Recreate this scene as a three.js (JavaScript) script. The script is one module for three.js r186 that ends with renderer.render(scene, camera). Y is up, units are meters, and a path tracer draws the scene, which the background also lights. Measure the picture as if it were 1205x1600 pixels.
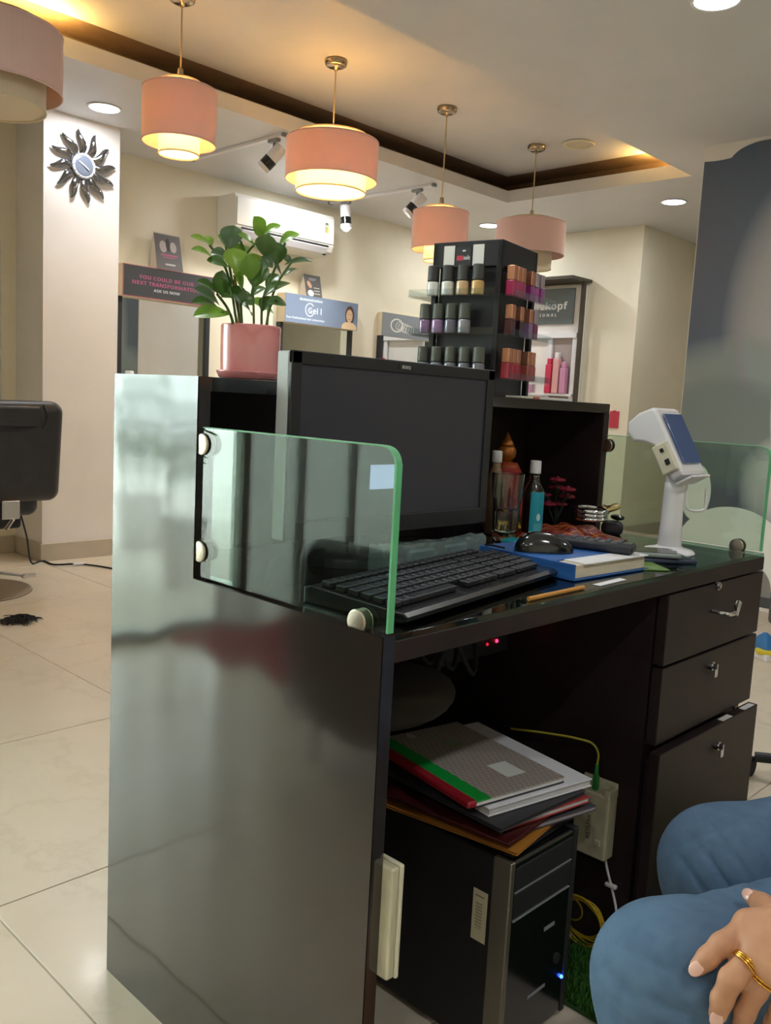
import * as THREE from 'three';
import { RoundedBoxGeometry } from 'three/addons/geometries/RoundedBoxGeometry.js';
import { mergeGeometries, mergeVertices } from 'three/addons/utils/BufferGeometryUtils.js';
import { MarchingCubes } from 'three/addons/objects/MarchingCubes.js';
import { RectAreaLightUniformsLib } from 'three/addons/lights/RectAreaLightUniformsLib.js';

// ---------------------------------------------------------------- camera, sky, exposure
RectAreaLightUniformsLib.init();
const scene = new THREE.Scene();
const renderer = new THREE.WebGLRenderer({ antialias: true });
renderer.toneMapping = THREE.LinearToneMapping;
renderer.toneMappingExposure = 1.5;
renderer.shadowMap.enabled = true;

const FOCAL = 1373.04;                                   // pixels, for a 1205 x 1600 frame
const camera = new THREE.PerspectiveCamera(2 * Math.atan(800 / FOCAL) * 180 / Math.PI, 1205 / 1600, 0.05, 60);
const V = (x, y, z) => new THREE.Vector3(x, y, z);
const EYE = V(-0.7361, 1.0383, 0.7029);
const yaw = 46.0512 * Math.PI / 180, pitch = -7.1482 * Math.PI / 180, roll = 3.031 * Math.PI / 180;
const FWD = V(Math.sin(yaw) * Math.cos(pitch), Math.sin(pitch), -Math.cos(yaw) * Math.cos(pitch));
const R0 = FWD.clone().cross(V(0, 1, 0)).normalize(), U0 = R0.clone().cross(FWD);
const RIGHT = R0.clone().multiplyScalar(Math.cos(roll)).addScaledVector(U0, Math.sin(roll));
const UP = R0.clone().multiplyScalar(-Math.sin(roll)).addScaledVector(U0, Math.cos(roll));
camera.matrix.makeBasis(RIGHT, UP, FWD.clone().negate()).setPosition(EYE);
camera.matrix.decompose(camera.position, camera.quaternion, camera.scale);
scene.add(camera);
scene.background = new THREE.Color(0.93, 0.98, 1.0);     // bright hazy daylight outside the patio door
scene.backgroundIntensity = 10.5;

// a photograph pixel as a direction; where it meets a plane
const rayDir = (px, py) => FWD.clone().multiplyScalar(FOCAL).addScaledVector(RIGHT, px - 602.5).addScaledVector(UP, 800 - py).normalize();
function hit(px, py, axis, value) {
  const d = rayDir(px, py), t = (value - EYE[axis]) / d[axis];
  return EYE.clone().addScaledVector(d, t);
}

// ---------------------------------------------------------------- helpers
function mulberry(seed) { return () => { seed |= 0; seed = seed + 0x6D2B79F5 | 0; let t = Math.imul(seed ^ seed >>> 15, 1 | seed); t = t + Math.imul(t ^ t >>> 7, 61 | t) ^ t; return ((t ^ t >>> 14) >>> 0) / 4294967296; }; }
const rnd = mulberry(20240611);
const rr = (a, b) => a + (b - a) * rnd();
const PI = Math.PI;
const used = {};
function numbered(name) { if (!(name in used)) { used[name] = 0; return name; } used[name]++; return name + '_' + String(used[name]).padStart(3, '0'); }
function mesh(name, geo, mat, parent) {
  const m = new THREE.Mesh(Array.isArray(geo) ? merge(geo) : geo, mat);
  m.castShadow = m.receiveShadow = true;
  m.name = parent ? name : numbered(name);
  (parent || scene).add(m);
  return m;
}
function merge(list) {
  const keep = list.map((g) => { const k = (g.index ? g.toNonIndexed() : g.clone()); for (const a of Object.keys(k.attributes)) if (!['position', 'normal', 'uv'].includes(a)) k.deleteAttribute(a); return k; });
  return mergeGeometries(keep);
}
function thing(name, label, category, pos = [0, 0, 0], turn = 0, group) {
  const o = new THREE.Group(); o.name = numbered(name); scene.add(o);
  o.position.set(...pos); o.rotation.y = turn;
  o.userData = { label, category }; if (group) o.userData.group = group;
  return o;
}
function tag(o, label, category, group) { o.userData.label = label; o.userData.category = category; if (group) o.userData.group = group; return o; }
function structure(o, label) { o.userData.kind = 'structure'; if (label) o.userData.label = label; return o; }
function copyOf(src, pos, turn, label) {
  const c = src.clone(); c.name = numbered(src.name.replace(/_\d\d\d$/, '')); c.userData = { ...src.userData }; if (label) c.userData.label = label;
  if (pos) c.position.set(...pos); if (turn !== undefined) c.rotation.y = turn;
  scene.add(c); return c;
}
const box = (w, h, d, x = 0, y = 0, z = 0) => new THREE.BoxGeometry(w, h, d).translate(x, y, z);
const span = (x0, x1, y0, y1, z0, z1) => box(x1 - x0, y1 - y0, z1 - z0, (x0 + x1) / 2, (y0 + y1) / 2, (z0 + z1) / 2);
const rbox = (w, h, d, r, x = 0, y = 0, z = 0, s = 3) => new RoundedBoxGeometry(w, h, d, s, Math.min(r, w / 2.01, h / 2.01, d / 2.01)).translate(x, y, z);
const rspan = (x0, x1, y0, y1, z0, z1, r = 0.003) => rbox(x1 - x0, y1 - y0, z1 - z0, r, (x0 + x1) / 2, (y0 + y1) / 2, (z0 + z1) / 2, 2);
const cyl = (r0, r1, h, x = 0, y = 0, z = 0, n = 32) => new THREE.CylinderGeometry(r0, r1, h, n).translate(x, y, z);
const lathe = (pts, n = 40) => new THREE.LatheGeometry(pts.map((p) => new THREE.Vector2(p[0], p[1])), n);
const sphere = (r, x = 0, y = 0, z = 0, n = 20) => new THREE.SphereGeometry(r, n, Math.round(n * 0.7)).translate(x, y, z);
const tube = (pts, r, n = 40, k = 8, closed = false) => new THREE.TubeGeometry(new THREE.CatmullRomCurve3(pts.map((p) => Array.isArray(p) ? V(...p) : p), closed), n, r, k, closed);
function bar(a, b, r, n = 10) {                       // straight rod from a to b
  a = Array.isArray(a) ? V(...a) : a; b = Array.isArray(b) ? V(...b) : b;
  const d = b.clone().sub(a), g = new THREE.CylinderGeometry(r, r, d.length(), n);
  g.applyQuaternion(new THREE.Quaternion().setFromUnitVectors(V(0, 1, 0), d.clone().normalize()));
  return g.translate((a.x + b.x) / 2, (a.y + b.y) / 2, (a.z + b.z) / 2);
}
function extrude(pts, depth, bevel = 0, holes = []) {
  const s = new THREE.Shape(pts.map((p) => new THREE.Vector2(...p)));
  for (const h of holes) s.holes.push(new THREE.Path(h.map((p) => new THREE.Vector2(...p))));
  return new THREE.ExtrudeGeometry(s, { depth, bevelEnabled: bevel > 0, bevelThickness: bevel, bevelSize: bevel, bevelOffset: -bevel, bevelSegments: 2, curveSegments: 16 });
}

// ---------------------------------------------------------------- textures
function canvasTex(w, h, draw, srgb = true) {
  const c = document.createElement('canvas'); c.width = w; c.height = h;
  draw(c.getContext('2d'), w, h);
  const t = new THREE.CanvasTexture(c); if (srgb) t.colorSpace = THREE.SRGBColorSpace;
  t.wrapS = t.wrapT = THREE.RepeatWrapping; t.anisotropy = 8; return t;
}
function noiseGrid(n, seed, octaves, base = 4, fall = 0.5) {         // tileable value noise, 0..1
  const out = new Float32Array(n * n); let amp = 1, tot = 0, cells = base;
  const rg = mulberry(seed);
  for (let o = 0; o < octaves; o++) {
    const g = Array.from({ length: cells * cells }, () => rg());
    for (let y = 0; y < n; y++) for (let x = 0; x < n; x++) {
      const fx = x / n * cells, fy = y / n * cells, ix = Math.floor(fx), iy = Math.floor(fy);
      let tx = fx - ix, ty = fy - iy; tx = tx * tx * (3 - 2 * tx); ty = ty * ty * (3 - 2 * ty);
      const a = g[(iy % cells) * cells + ix % cells], b = g[(iy % cells) * cells + (ix + 1) % cells], c = g[((iy + 1) % cells) * cells + ix % cells], d = g[((iy + 1) % cells) * cells + (ix + 1) % cells];
      out[y * n + x] += amp * ((a * (1 - tx) + b * tx) * (1 - ty) + (c * (1 - tx) + d * tx) * ty);
    }
    tot += amp; amp *= fall; cells *= 2;
  }
  for (let i = 0; i < out.length; i++) out[i] /= tot;
  return out;
}
function gridTex(n, fn, srgb) {                                     // fn(i) -> [r,g,b] 0..255
  const d = new Uint8Array(n * n * 4);
  for (let i = 0; i < n * n; i++) { const c = fn(i, i % n, Math.floor(i / n)); d[i * 4] = c[0]; d[i * 4 + 1] = c[1]; d[i * 4 + 2] = c[2]; d[i * 4 + 3] = 255; }
  const t = new THREE.DataTexture(d, n, n); t.wrapS = t.wrapT = THREE.RepeatWrapping; t.magFilter = THREE.LinearFilter; t.minFilter = THREE.LinearMipmapLinearFilter; t.generateMipmaps = true;
  if (srgb) t.colorSpace = THREE.SRGBColorSpace; t.needsUpdate = true; return t;
}
const NA = noiseGrid(256, 11, 5, 4), NB = noiseGrid(256, 23, 6, 8, 0.7), NC = noiseGrid(256, 37, 3, 3, 0.4);
const mixc = (a, b, t) => [a[0] + (b[0] - a[0]) * t, a[1] + (b[1] - a[1]) * t, a[2] + (b[2] - a[2]) * t];
const tintTex = (a, b, grid = NA) => gridTex(256, (i) => mixc(a, b, Math.min(1, Math.max(0, (grid[i] - 0.3) * 2.2))), true);
const greyTex = (lo, hi, grid = NB) => gridTex(256, (i) => { const v = lo + (hi - lo) * grid[i]; return [v, v, v]; }, false);
const fineBump = greyTex(0, 255, NB), softBump = greyTex(0, 255, NC), midBump = greyTex(0, 255, NA);

const std = (o) => new THREE.MeshStandardMaterial(o);
const phy = (o) => new THREE.MeshPhysicalMaterial(o);
function uvMetres(g, s = 1) {                                       // box-mapped uv in metres
  const p = g.attributes.position, n = g.attributes.normal, uv = new Float32Array(p.count * 2);
  for (let i = 0; i < p.count; i++) {
    const ax = Math.abs(n.getX(i)), ay = Math.abs(n.getY(i)), az = Math.abs(n.getZ(i));
    const [u, v] = ay >= ax && ay >= az ? [p.getX(i), p.getZ(i)] : ax >= az ? [p.getZ(i), p.getY(i)] : [p.getX(i), p.getY(i)];
    uv[i * 2] = u * s; uv[i * 2 + 1] = v * s;
  }
  g.setAttribute('uv', new THREE.BufferAttribute(uv, 2)); return g;
}
function fitUV(g, ux, uy) {                                         // planar 0..1 uv over two axes of its box
  g.computeBoundingBox(); const b = g.boundingBox, p = g.attributes.position, uv = new Float32Array(p.count * 2);
  const get = (i, a) => a.length > 1 ? 1 - (p['get' + a[1].toUpperCase()](i) - b.min[a[1]]) / (b.max[a[1]] - b.min[a[1]] || 1) : (p['get' + a.toUpperCase()](i) - b.min[a]) / (b.max[a] - b.min[a] || 1);
  for (let i = 0; i < p.count; i++) { uv[i * 2] = get(i, ux); uv[i * 2 + 1] = get(i, uy); }
  g.setAttribute('uv', new THREE.BufferAttribute(uv, 2)); return g;
}

// ---------------------------------------------------------------- materials
const M = {
  wall: std({ map: tintTex([232, 224, 200], [240, 233, 212]), roughness: 0.75, bumpMap: fineBump, bumpScale: 0.0004 }),
  wallWhite: std({ map: tintTex([232, 226, 220], [240, 235, 230]), roughness: 0.6, bumpMap: fineBump, bumpScale: 0.0004 }),
  ceiling: std({ map: tintTex([214, 214, 215], [222, 222, 224]), roughness: 0.42, bumpMap: softBump, bumpScale: 0.002 }),
  grout: std({ color: '#b6ab9b', roughness: 0.9 }),
  skirting: std({ map: tintTex([186, 174, 156], [200, 190, 172]), roughness: 0.35 }),
  laminate: phy({ map: tintTex([38, 29, 29], [48, 37, 37], NB), roughness: 0.42, specularIntensity: 0.6 }),
  gloss: phy({ map: tintTex([40, 33, 30], [50, 41, 37]), roughness: 0.095, ior: 1.85 }),
  black: std({ color: '#141416', roughness: 0.45 }),
  blackGloss: phy({ color: '#0e0f12', roughness: 0.18, clearcoat: 0.5, clearcoatRoughness: 0.1 }),
  darkPlastic: std({ color: '#26282b', roughness: 0.5, bumpMap: fineBump, bumpScale: 0.0002 }),
  greyPlastic: std({ color: '#8f9294', roughness: 0.45 }),
  whitePlastic: phy({ color: '#e9e7ea', roughness: 0.35, clearcoat: 0.2, clearcoatRoughness: 0.3 }),
  creamPlastic: std({ map: tintTex([214, 208, 184], [226, 220, 198]), roughness: 0.45 }),
  agedPlastic: std({ map: tintTex([196, 190, 160], [216, 210, 182]), roughness: 0.5 }),
  steel: std({ color: '#c9c9cc', metalness: 1, roughness: 0.22 }),
  chrome: std({ color: '#dcdce0', metalness: 1, roughness: 0.06 }),
  brushed: std({ color: '#c4b9aa', metalness: 1, roughness: 0.3 }),
  nickel: std({ color: '#b8a78f', metalness: 1, roughness: 0.25 }),
  gold: std({ color: '#e0aa4e', metalness: 1, roughness: 0.2 }),
  paper: std({ map: tintTex([228, 227, 228], [240, 239, 240], NB), roughness: 0.85 }),
  pages: std({ color: '#dccfb6', roughness: 0.9, bumpMap: fineBump, bumpScale: 0.0006 }),
  glassPane: phy({ color: '#e6f1eb', roughness: 0, transmission: 1, thickness: 0, ior: 1.52 }),
  glassEdge: phy({ color: '#86dcaa', roughness: 0.35, transmission: 0.5, thickness: 0, ior: 1.5, side: THREE.DoubleSide }),
  clear: phy({ color: '#f4f8f8', roughness: 0.03, transmission: 1, thickness: 0, ior: 1.49, side: THREE.DoubleSide }),
  mirror: std({ color: '#e6ebe8', metalness: 1, roughness: 0.015 }),
  rubber: std({ color: '#17181a', roughness: 0.8 }),
};
M.wall.map.repeat.set(1, 1);

// ================================================================ THE ROOM
const CEIL = 2.553, TOP = 2.9;
// polished vitrified floor tiles, each its own piece
{
  const veins = noiseGrid(512, 71, 6, 3, 0.62);
  const tileTex = [0, 1, 2].map((k) => {
    const sh = k * 91;
    return gridTex(512, (i, x, y) => {
      const v = veins[((y + sh) % 512) * 512 + (x + 2 * sh) % 512], w = veins[((y * 2 + sh) % 512) * 512 + (x + 37) % 512];
      const line = Math.pow(1 - Math.min(1, Math.abs(v - 0.5) * 14), 2) * 0.5;
      return mixc(mixc([210, 197, 176], [220, 208, 189], w), [188, 173, 152], line * 0.55);
    }, true);
  });
  const mats = tileTex.map((t) => phy({ map: t, roughness: 0.30, clearcoat: 0.12, clearcoatRoughness: 0.12 }));
  const floor = new THREE.Group(); floor.name = numbered('floor'); scene.add(floor); structure(floor, 'cream polished vitrified tile floor');
  mesh('grout_bed', merge([span(-4.8, 7.1, -0.1, -0.002, -2.57, 2.8), span(-0.2, 7.1, -0.1, -0.002, -4.95, -2.57)]), M.grout, floor);
  const T = 0.8, g = rbox(T - 0.004, 0.02, T - 0.004, 0.0012, 0, -0.010, 0, 1);
  fitUV(g, 'x', 'z');
  let k = 0;
  for (let ix = -6; ix < 9; ix++) for (let iz = -5; iz < 5; iz++) {
    const x = -0.08 + (ix + 0.5) * T, z = -0.957 + (iz + 0.5) * T;
    if (x < -4.9 || x > 7.1 || z < -5 || z > 2.9) continue;
    if (z < -2.5 && x < -0.3) continue;              // the patio lies outside
    const t = mesh('tile', g, mats[(k * 7 + iz * iz) % 3], floor); k++;
    t.position.set(x, 0, z); t.rotation.y = ((ix * 3 + iz * 5) & 3) * PI / 2;
  }
}
const wallBox = (name, x0, x1, z0, z1, mat, y1 = TOP) => structure(mesh(name, uvMetres(span(x0, x1, 0, y1, z0, z1), 0.7), mat));
wallBox('wall_back', 1.997, 5.87, -4.95, -4.75, M.wall);
wallBox('wall_back_alcove', -0.2, 1.533, -4.95, -4.63, M.wall);
wallBox('wall_clock_column', 1.533, 1.997, -4.95, -4.27, M.wallWhite);
structure(mesh('added_porch_roof', uvMetres(span(-6.5, 0, 2.42, 2.6, -5.4, -2.57), 0.7), M.wallWhite), 'unseen slab added over the patio door to block the sky');  // unseen slab, added to keep high sky light off the floor inside
wallBox('wall_patio', -0.2, 0, -4.63, -2.45, M.wall);
wallBox('wall_left_back', -4.8, -2.85, -2.57, -2.45, M.wall);
wallBox('wall_left', -4.8, -4.6, -2.45, 2.6, M.wall);
wallBox('wall_front', -4.8, 7.1, 2.6, 2.8, M.wall);
wallBox('wall_right', 5.87, 7.1, -4.95, -2.95, M.wall);
wallBox('wall_right_recess', 6.9, 7.1, -2.95, 2.6, M.wall);
wallBox('wall_poster_pillar', 4.16, 4.9, -1.67, 0.55, M.wallWhite);

// patio door: glazed opening that lets the daylight in, outside the picture on the left
{
  structure(mesh('wall_patio_door', uvMetres(merge([span(-0.45, 0, 0, TOP, -2.57, -2.45), span(-2.85, -0.45, 2.36, TOP, -2.57, -2.45)]), 0.7), M.wallWhite));
  const d = new THREE.Group(); d.name = numbered('window_1'); scene.add(d); structure(d, 'glazed patio door with slim grey frame');
  const fr = std({ color: '#9aa09c', roughness: 0.4, metalness: 0.5 });
  mesh('frame', [span(-1.65, -1.61, 0, 2.36, -2.54, -2.48), span(-0.49, -0.45, 0, 2.36, -2.54, -2.48), span(-1.61, -0.49, 2.32, 2.36, -2.54, -2.48), span(-1.61, -0.49, 0, 0.04, -2.54, -2.48)], fr, d);
  mesh('pane', span(-1.61, -0.49, 0.04, 2.32, -2.514, -2.508), phy({ color: '#f2faf6', roughness: 0, transmission: 1, thickness: 0, ior: 1.45 }), d);
  const f2 = new THREE.Group(); f2.name = numbered('window_2'); scene.add(f2); structure(f2, 'frosted shopfront panes with grey mullions');
  const xs = [-2.85, -2.32, -1.98, -1.65];
  for (const x of xs) mesh('mullion', span(x - (x === -2.85 ? 0 : 0.02), x + (x === -1.65 ? 0 : 0.02), 0, 2.36, -2.53, -2.49), std({ color: '#b4beb8', roughness: 0.5 }), f2);
  for (let k = 0; k < 3; k++) mesh('frosted_pane', span(xs[k] + 0.02, xs[k + 1] - 0.02, 0.0, 2.36, -2.513, -2.507), phy({ color: '#dfe6e2', roughness: 0.75, transmission: 0.6, thickness: 0 }), f2);
}
// skirting
const skirt = (n, x0, x1, z0, z1) => structure(mesh('baseboard_' + n, uvMetres(rspan(x0, x1, 0, 0.105, z0, z1, 0.003), 1), M.skirting));
skirt('back', 2.009, 5.858, -4.75, -4.738); skirt('column', 1.521, 2.009, -4.27, -4.258); skirt('column_left', 1.521, 1.533, -4.63, -4.27); skirt('column_right', 1.997, 2.009, -4.738, -4.27);
skirt('alcove', 0, 1.521, -4.63, -4.618); skirt('right', 5.858, 5.87, -4.738, -2.95); skirt('right_end', 5.858, 6.9, -2.95, -2.938);
skirt('pillar_side', 4.16, 4.9, -1.682, -1.67); skirt('left', -4.6, -4.588, -2.45, 2.6); skirt('front', -4.588, 6.9, 2.588, 2.6);

// false ceiling with a long tray and a cove behind its lip
const TX0 = 0.02, TX1 = 4.69, TZ0 = -3.44, TZ1 = -2.0, LIP = 0.085, TRAY = 2.76, COVE = 0.30;
{
  const c = (x0, x1, z0, z1) => span(x0, x1, CEIL, CEIL + LIP, z0, z1);
  const slab = merge([c(-4.6, 6.9, TZ1, 2.6), c(-4.6, TX0, -2.45, TZ1), c(TX1, 6.9, -2.95, TZ1), c(TX1, 5.87, -4.75, -2.95), c(TX0 - 0.02, TX1, -4.75, TZ0), c(TX0 - 0.02, TX0, TZ0, -2.45)]);
  structure(mesh('ceiling', uvMetres(slab, 0.6), M.ceiling), 'off-white false ceiling around the tray');
  const y0 = CEIL + LIP;
  structure(mesh('ceiling_tray', uvMetres(span(TX0 - 0.06, TX1 + 0.06, TRAY, TRAY + 0.05, TZ0 - 0.06, TZ1 + 0.06), 0.6), M.ceiling), 'raised tray of the ceiling');
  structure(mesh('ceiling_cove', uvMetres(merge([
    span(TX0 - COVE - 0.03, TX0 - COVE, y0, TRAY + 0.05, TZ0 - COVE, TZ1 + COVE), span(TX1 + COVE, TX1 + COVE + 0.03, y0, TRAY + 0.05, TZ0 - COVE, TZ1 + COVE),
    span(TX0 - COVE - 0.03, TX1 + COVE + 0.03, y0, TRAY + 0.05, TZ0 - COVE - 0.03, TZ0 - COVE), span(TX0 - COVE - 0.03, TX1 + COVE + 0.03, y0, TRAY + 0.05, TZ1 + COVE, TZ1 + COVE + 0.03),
    span(TX0 - COVE, TX1 + COVE, TRAY + 0.002, TRAY + 0.05, TZ0 - COVE, TZ0 - 0.06), span(TX0 - COVE, TX1 + COVE, TRAY + 0.002, TRAY + 0.05, TZ1 + 0.06, TZ1 + COVE), span(TX0 - COVE, TX0 - 0.06, TRAY + 0.002, TRAY + 0.05, TZ0 - 0.06, TZ1 + 0.06), span(TX1 + 0.06, TX1 + COVE, TRAY + 0.002, TRAY + 0.05, TZ0 - 0.06, TZ1 + 0.06)]), 0.6), std({ map: tintTex([112, 92, 74], [132, 110, 90], NB), roughness: 0.9 })), 'inside of the ceiling cove with shade put into its brown colour');  // dark brown paints in the shade behind the tray lip
}
// warm LED strips lying in the cove
function coveStrip(x0, x1, z0, z1, power, label) {
  const y = CEIL + LIP, o = thing('led_strip', label, 'led strip', [(x0 + x1) / 2, y, (z0 + z1) / 2]);
  const w = x1 - x0, d = z1 - z0;
  mesh('strip_base', box(w, 0.004, d, 0, 0.002, 0), M.whitePlastic, o);
  mesh('diffuser', rbox(w, 0.008, d * 1, 0.003, 0, 0.008, 0), std({ color: '#ffd89a', emissive: '#ffb23c', emissiveIntensity: 5 }), o);
  const l = new THREE.RectAreaLight(new THREE.Color(1, 0.60, 0.17), power, w, d);
  l.position.set((x0 + x1) / 2, y + 0.014, (z0 + z1) / 2); l.lookAt(l.position.x, 9, l.position.z); scene.add(l);
}
coveStrip(0.35, 1.28, -3.53, -3.515, 320, 'warm led strip in the cove above the window end pendants');
coveStrip(4.76, 4.775, -2.36, -1.98, 320, 'short warm led strip in the cove near the dark poster');

// recessed downlights: glowing disc with a ring and an area light right below it
const downMat = std({ color: '#ffffff', emissive: '#f2f4ff', emissiveIntensity: 6 }), ringMat = std({ color: '#eeeeee', roughness: 0.4 });
function downlight(x, z, label, power = 16, group) {
  const o = thing('downlight', label, 'ceiling light', [x, CEIL, z]); if (group) o.userData.group = group;
  mesh('trim_ring', lathe([[0.078, 0], [0.092, -0.001], [0.094, -0.004], [0.088, -0.007], [0.080, -0.006], [0.078, 0]], 40), ringMat, o);
  mesh('diffuser', cyl(0.08, 0.08, 0.003, 0, -0.0035, 0, 40), downMat, o);
  const l = new THREE.RectAreaLight(new THREE.Color(0.96, 0.98, 1.0), power, 0.11, 0.11);
  l.position.set(x, CEIL - 0.009, z); l.lookAt(x, 0, z); scene.add(l);
}
const DP = 178;
downlight(1.743, -3.985, 'round white downlight above the sunburst clock', DP * 0.6);
downlight(5.266, -2.405, 'round white downlight between the ceiling tray and the poster pillar', DP);
downlight(2.49, -0.87, 'round white downlight nearest the dark poster, over the open floor', DP);
downlight(5.278, -4.059, 'round white downlight in the corner of the back and right walls', DP);
const out = 'round white downlight over the entrance half of the room';
for (const [x, z] of [[0.2, -0.9], [-2.1, -0.9], [0.2, 1.4], [2.5, 1.4], [-2.1, 1.4], [-3.2, 0.6], [3.55, -4.2]]) downlight(x, z, out, DP, 'downlights outside the picture');
// round ceiling speaker in the tray
{
  const o = thing('ceiling_speaker', 'round cream ceiling speaker grille in the raised tray', 'speaker', [4.33, TRAY, -2.62]);
  mesh('rim', lathe([[0.075, 0], [0.105, -0.001], [0.108, -0.006], [0.098, -0.012], [0.08, -0.010], [0.075, 0]]), M.creamPlastic, o);
  mesh('grille', lathe([[0, -0.008], [0.05, -0.0075], [0.079, -0.005], [0.079, 0]]), std({ color: '#cfc6b0', roughness: 0.7, bumpMap: fineBump, bumpScale: 0.001 }), o);
}

// ================================================================ PENDANT LAMPS
const threadTex = canvasTex(512, 64, (c, w, h) => { for (let x = 0; x < w; x++) { const v = 200 + 40 * Math.sin(x * 1.7) + 15 * Math.sin(x * 0.37); c.fillStyle = `rgb(${v},${v},${v})`; c.fillRect(x, 0, 1, h); } }, false);
const shadePink = phy({ color: '#f0cfc8', roughness: 0.9, transmission: 0.22, thickness: 0, side: THREE.DoubleSide, bumpMap: threadTex, bumpScale: 0.0012 });
const shadeCream = phy({ color: '#f2e6cc', roughness: 0.9, transmission: 0.42, thickness: 0, side: THREE.DoubleSide, bumpMap: threadTex, bumpScale: 0.002 });
const diffuserMat = phy({ color: '#fff6e0', roughness: 0.9, transmission: 0.5, thickness: 0, side: THREE.DoubleSide });
const bulbMat = std({ color: '#ffffff', emissive: '#ffd27a', emissiveIntensity: 25 });
function pendant(x, z, R, yTop, yBot, r, iTop, iBot, label, power) {
  const o = thing('pendant_lamp', label, 'pendant lamp', [x, TRAY, z], 0, 'pendant lamps with pink string shades');
  const L = (y) => y - TRAY;
  mesh('canopy', lathe([[0, 0], [0.058, 0], [0.060, -0.008], [0.055, -0.026], [0.045, -0.032], [0.012, -0.034], [0.009, -0.05], [0, -0.05]]), M.nickel, o);
  mesh('cord', bar([0, -0.05, 0], [0, L(iTop) + 0.05, 0], 0.004), std({ color: '#c9b48c', roughness: 0.5 }), o);
  mesh('cap', lathe([[0.004, L(iTop) + 0.06], [0.012, L(iTop) + 0.055], [0.014, L(iTop) + 0.01], [0.022, L(iTop)], [0.022, L(iTop) - 0.05], [0, L(iTop) - 0.05]], 20), M.nickel, o);
  const shell = (rad, y0, y1, t) => { const g = lathe([[rad, y0], [rad + 0.003, (y0 + y1) / 2], [rad, y1], [rad - t, y1], [rad - t + 0.003, (y0 + y1) / 2], [rad - t, y0], [rad, y0]], 72); const uv = g.attributes.uv; for (let i = 0; i < uv.count; i++) uv.setX(i, uv.getX(i) * 3); return g; };
  const a = mesh('outer_shade', shell(R, L(yBot), L(yTop), 0.003), shadePink, o);
  mesh('rim_wire', [new THREE.TorusGeometry(R, 0.004, 6, 60).rotateX(PI / 2).translate(0, L(yBot), 0), new THREE.TorusGeometry(R, 0.004, 6, 60).rotateX(PI / 2).translate(0, L(yTop), 0)], shadePink, a);
  const b = mesh('inner_shade', shell(r, L(iBot), L(iTop), 0.003), shadeCream, o);
  mesh('rim_wire', [new THREE.TorusGeometry(r, 0.0035, 6, 48).rotateX(PI / 2).translate(0, L(iBot), 0), new THREE.TorusGeometry(r, 0.0035, 6, 48).rotateX(PI / 2).translate(0, L(iTop), 0)], shadeCream, b);
  mesh('spider', [0, 1, 2].map((k) => bar([0, L(iTop) - 0.01, 0], [Math.cos(k * 2.094) * (R - 0.002), L(yTop), Math.sin(k * 2.094) * (R - 0.002)], 0.002, 6)), M.nickel, o);
  mesh('diffuser', cyl(r - 0.004, r - 0.004, 0.002, 0, L(iBot) + 0.006, 0, 48), diffuserMat, o);
  mesh('top_cover', lathe([[0.024, L(iTop) - 0.012], [r - 0.004, L(iTop) - 0.004], [r - 0.004, L(iTop) - 0.006], [0.024, L(iTop) - 0.014], [0.024, L(iTop) - 0.012]], 48), shadeCream, o);
  const yb = (iTop + iBot) / 2;
  mesh('bulb', sphere(0.032, 0, L(yb), 0), power ? bulbMat : M.whitePlastic, o);
  if (!power) return;
  const l = new THREE.PointLight(new THREE.Color(1, 0.78, 0.46), power, 0, 2); l.position.set(x, yb, z); l.castShadow = true; l.shadow.radius = 1.4; scene.add(l);
}
const PZ = -2.87;
pendant(0.69, PZ, 0.255, 2.355, 2.14, 0.195, 2.385, 2.075, 'wide unlit pink drum pendant lamp at the salon chair end of the tray', 0);
pendant(1.515, PZ, 0.162, 2.36, 2.135, 0.09, 2.395, 2.085, 'small pink drum pendant lamp hanging nearest the clock', 2.0);
pendant(2.43, PZ, 0.238, 2.36, 2.165, 0.182, 2.39, 2.105, 'wide pink drum pendant lamp with a lit cream core, beside the air conditioner', 2.4);
pendant(3.31, PZ, 0.165, 2.165, 1.95, 0.09, 2.195, 1.885, 'small pink drum pendant lamp hung lower than the rest', 1.5);
pendant(4.22, PZ, 0.228, 2.265, 2.06, 0.15, 2.29, 1.97, 'wide unlit pink drum pendant lamp at the far end of the tray', 0);

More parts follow.
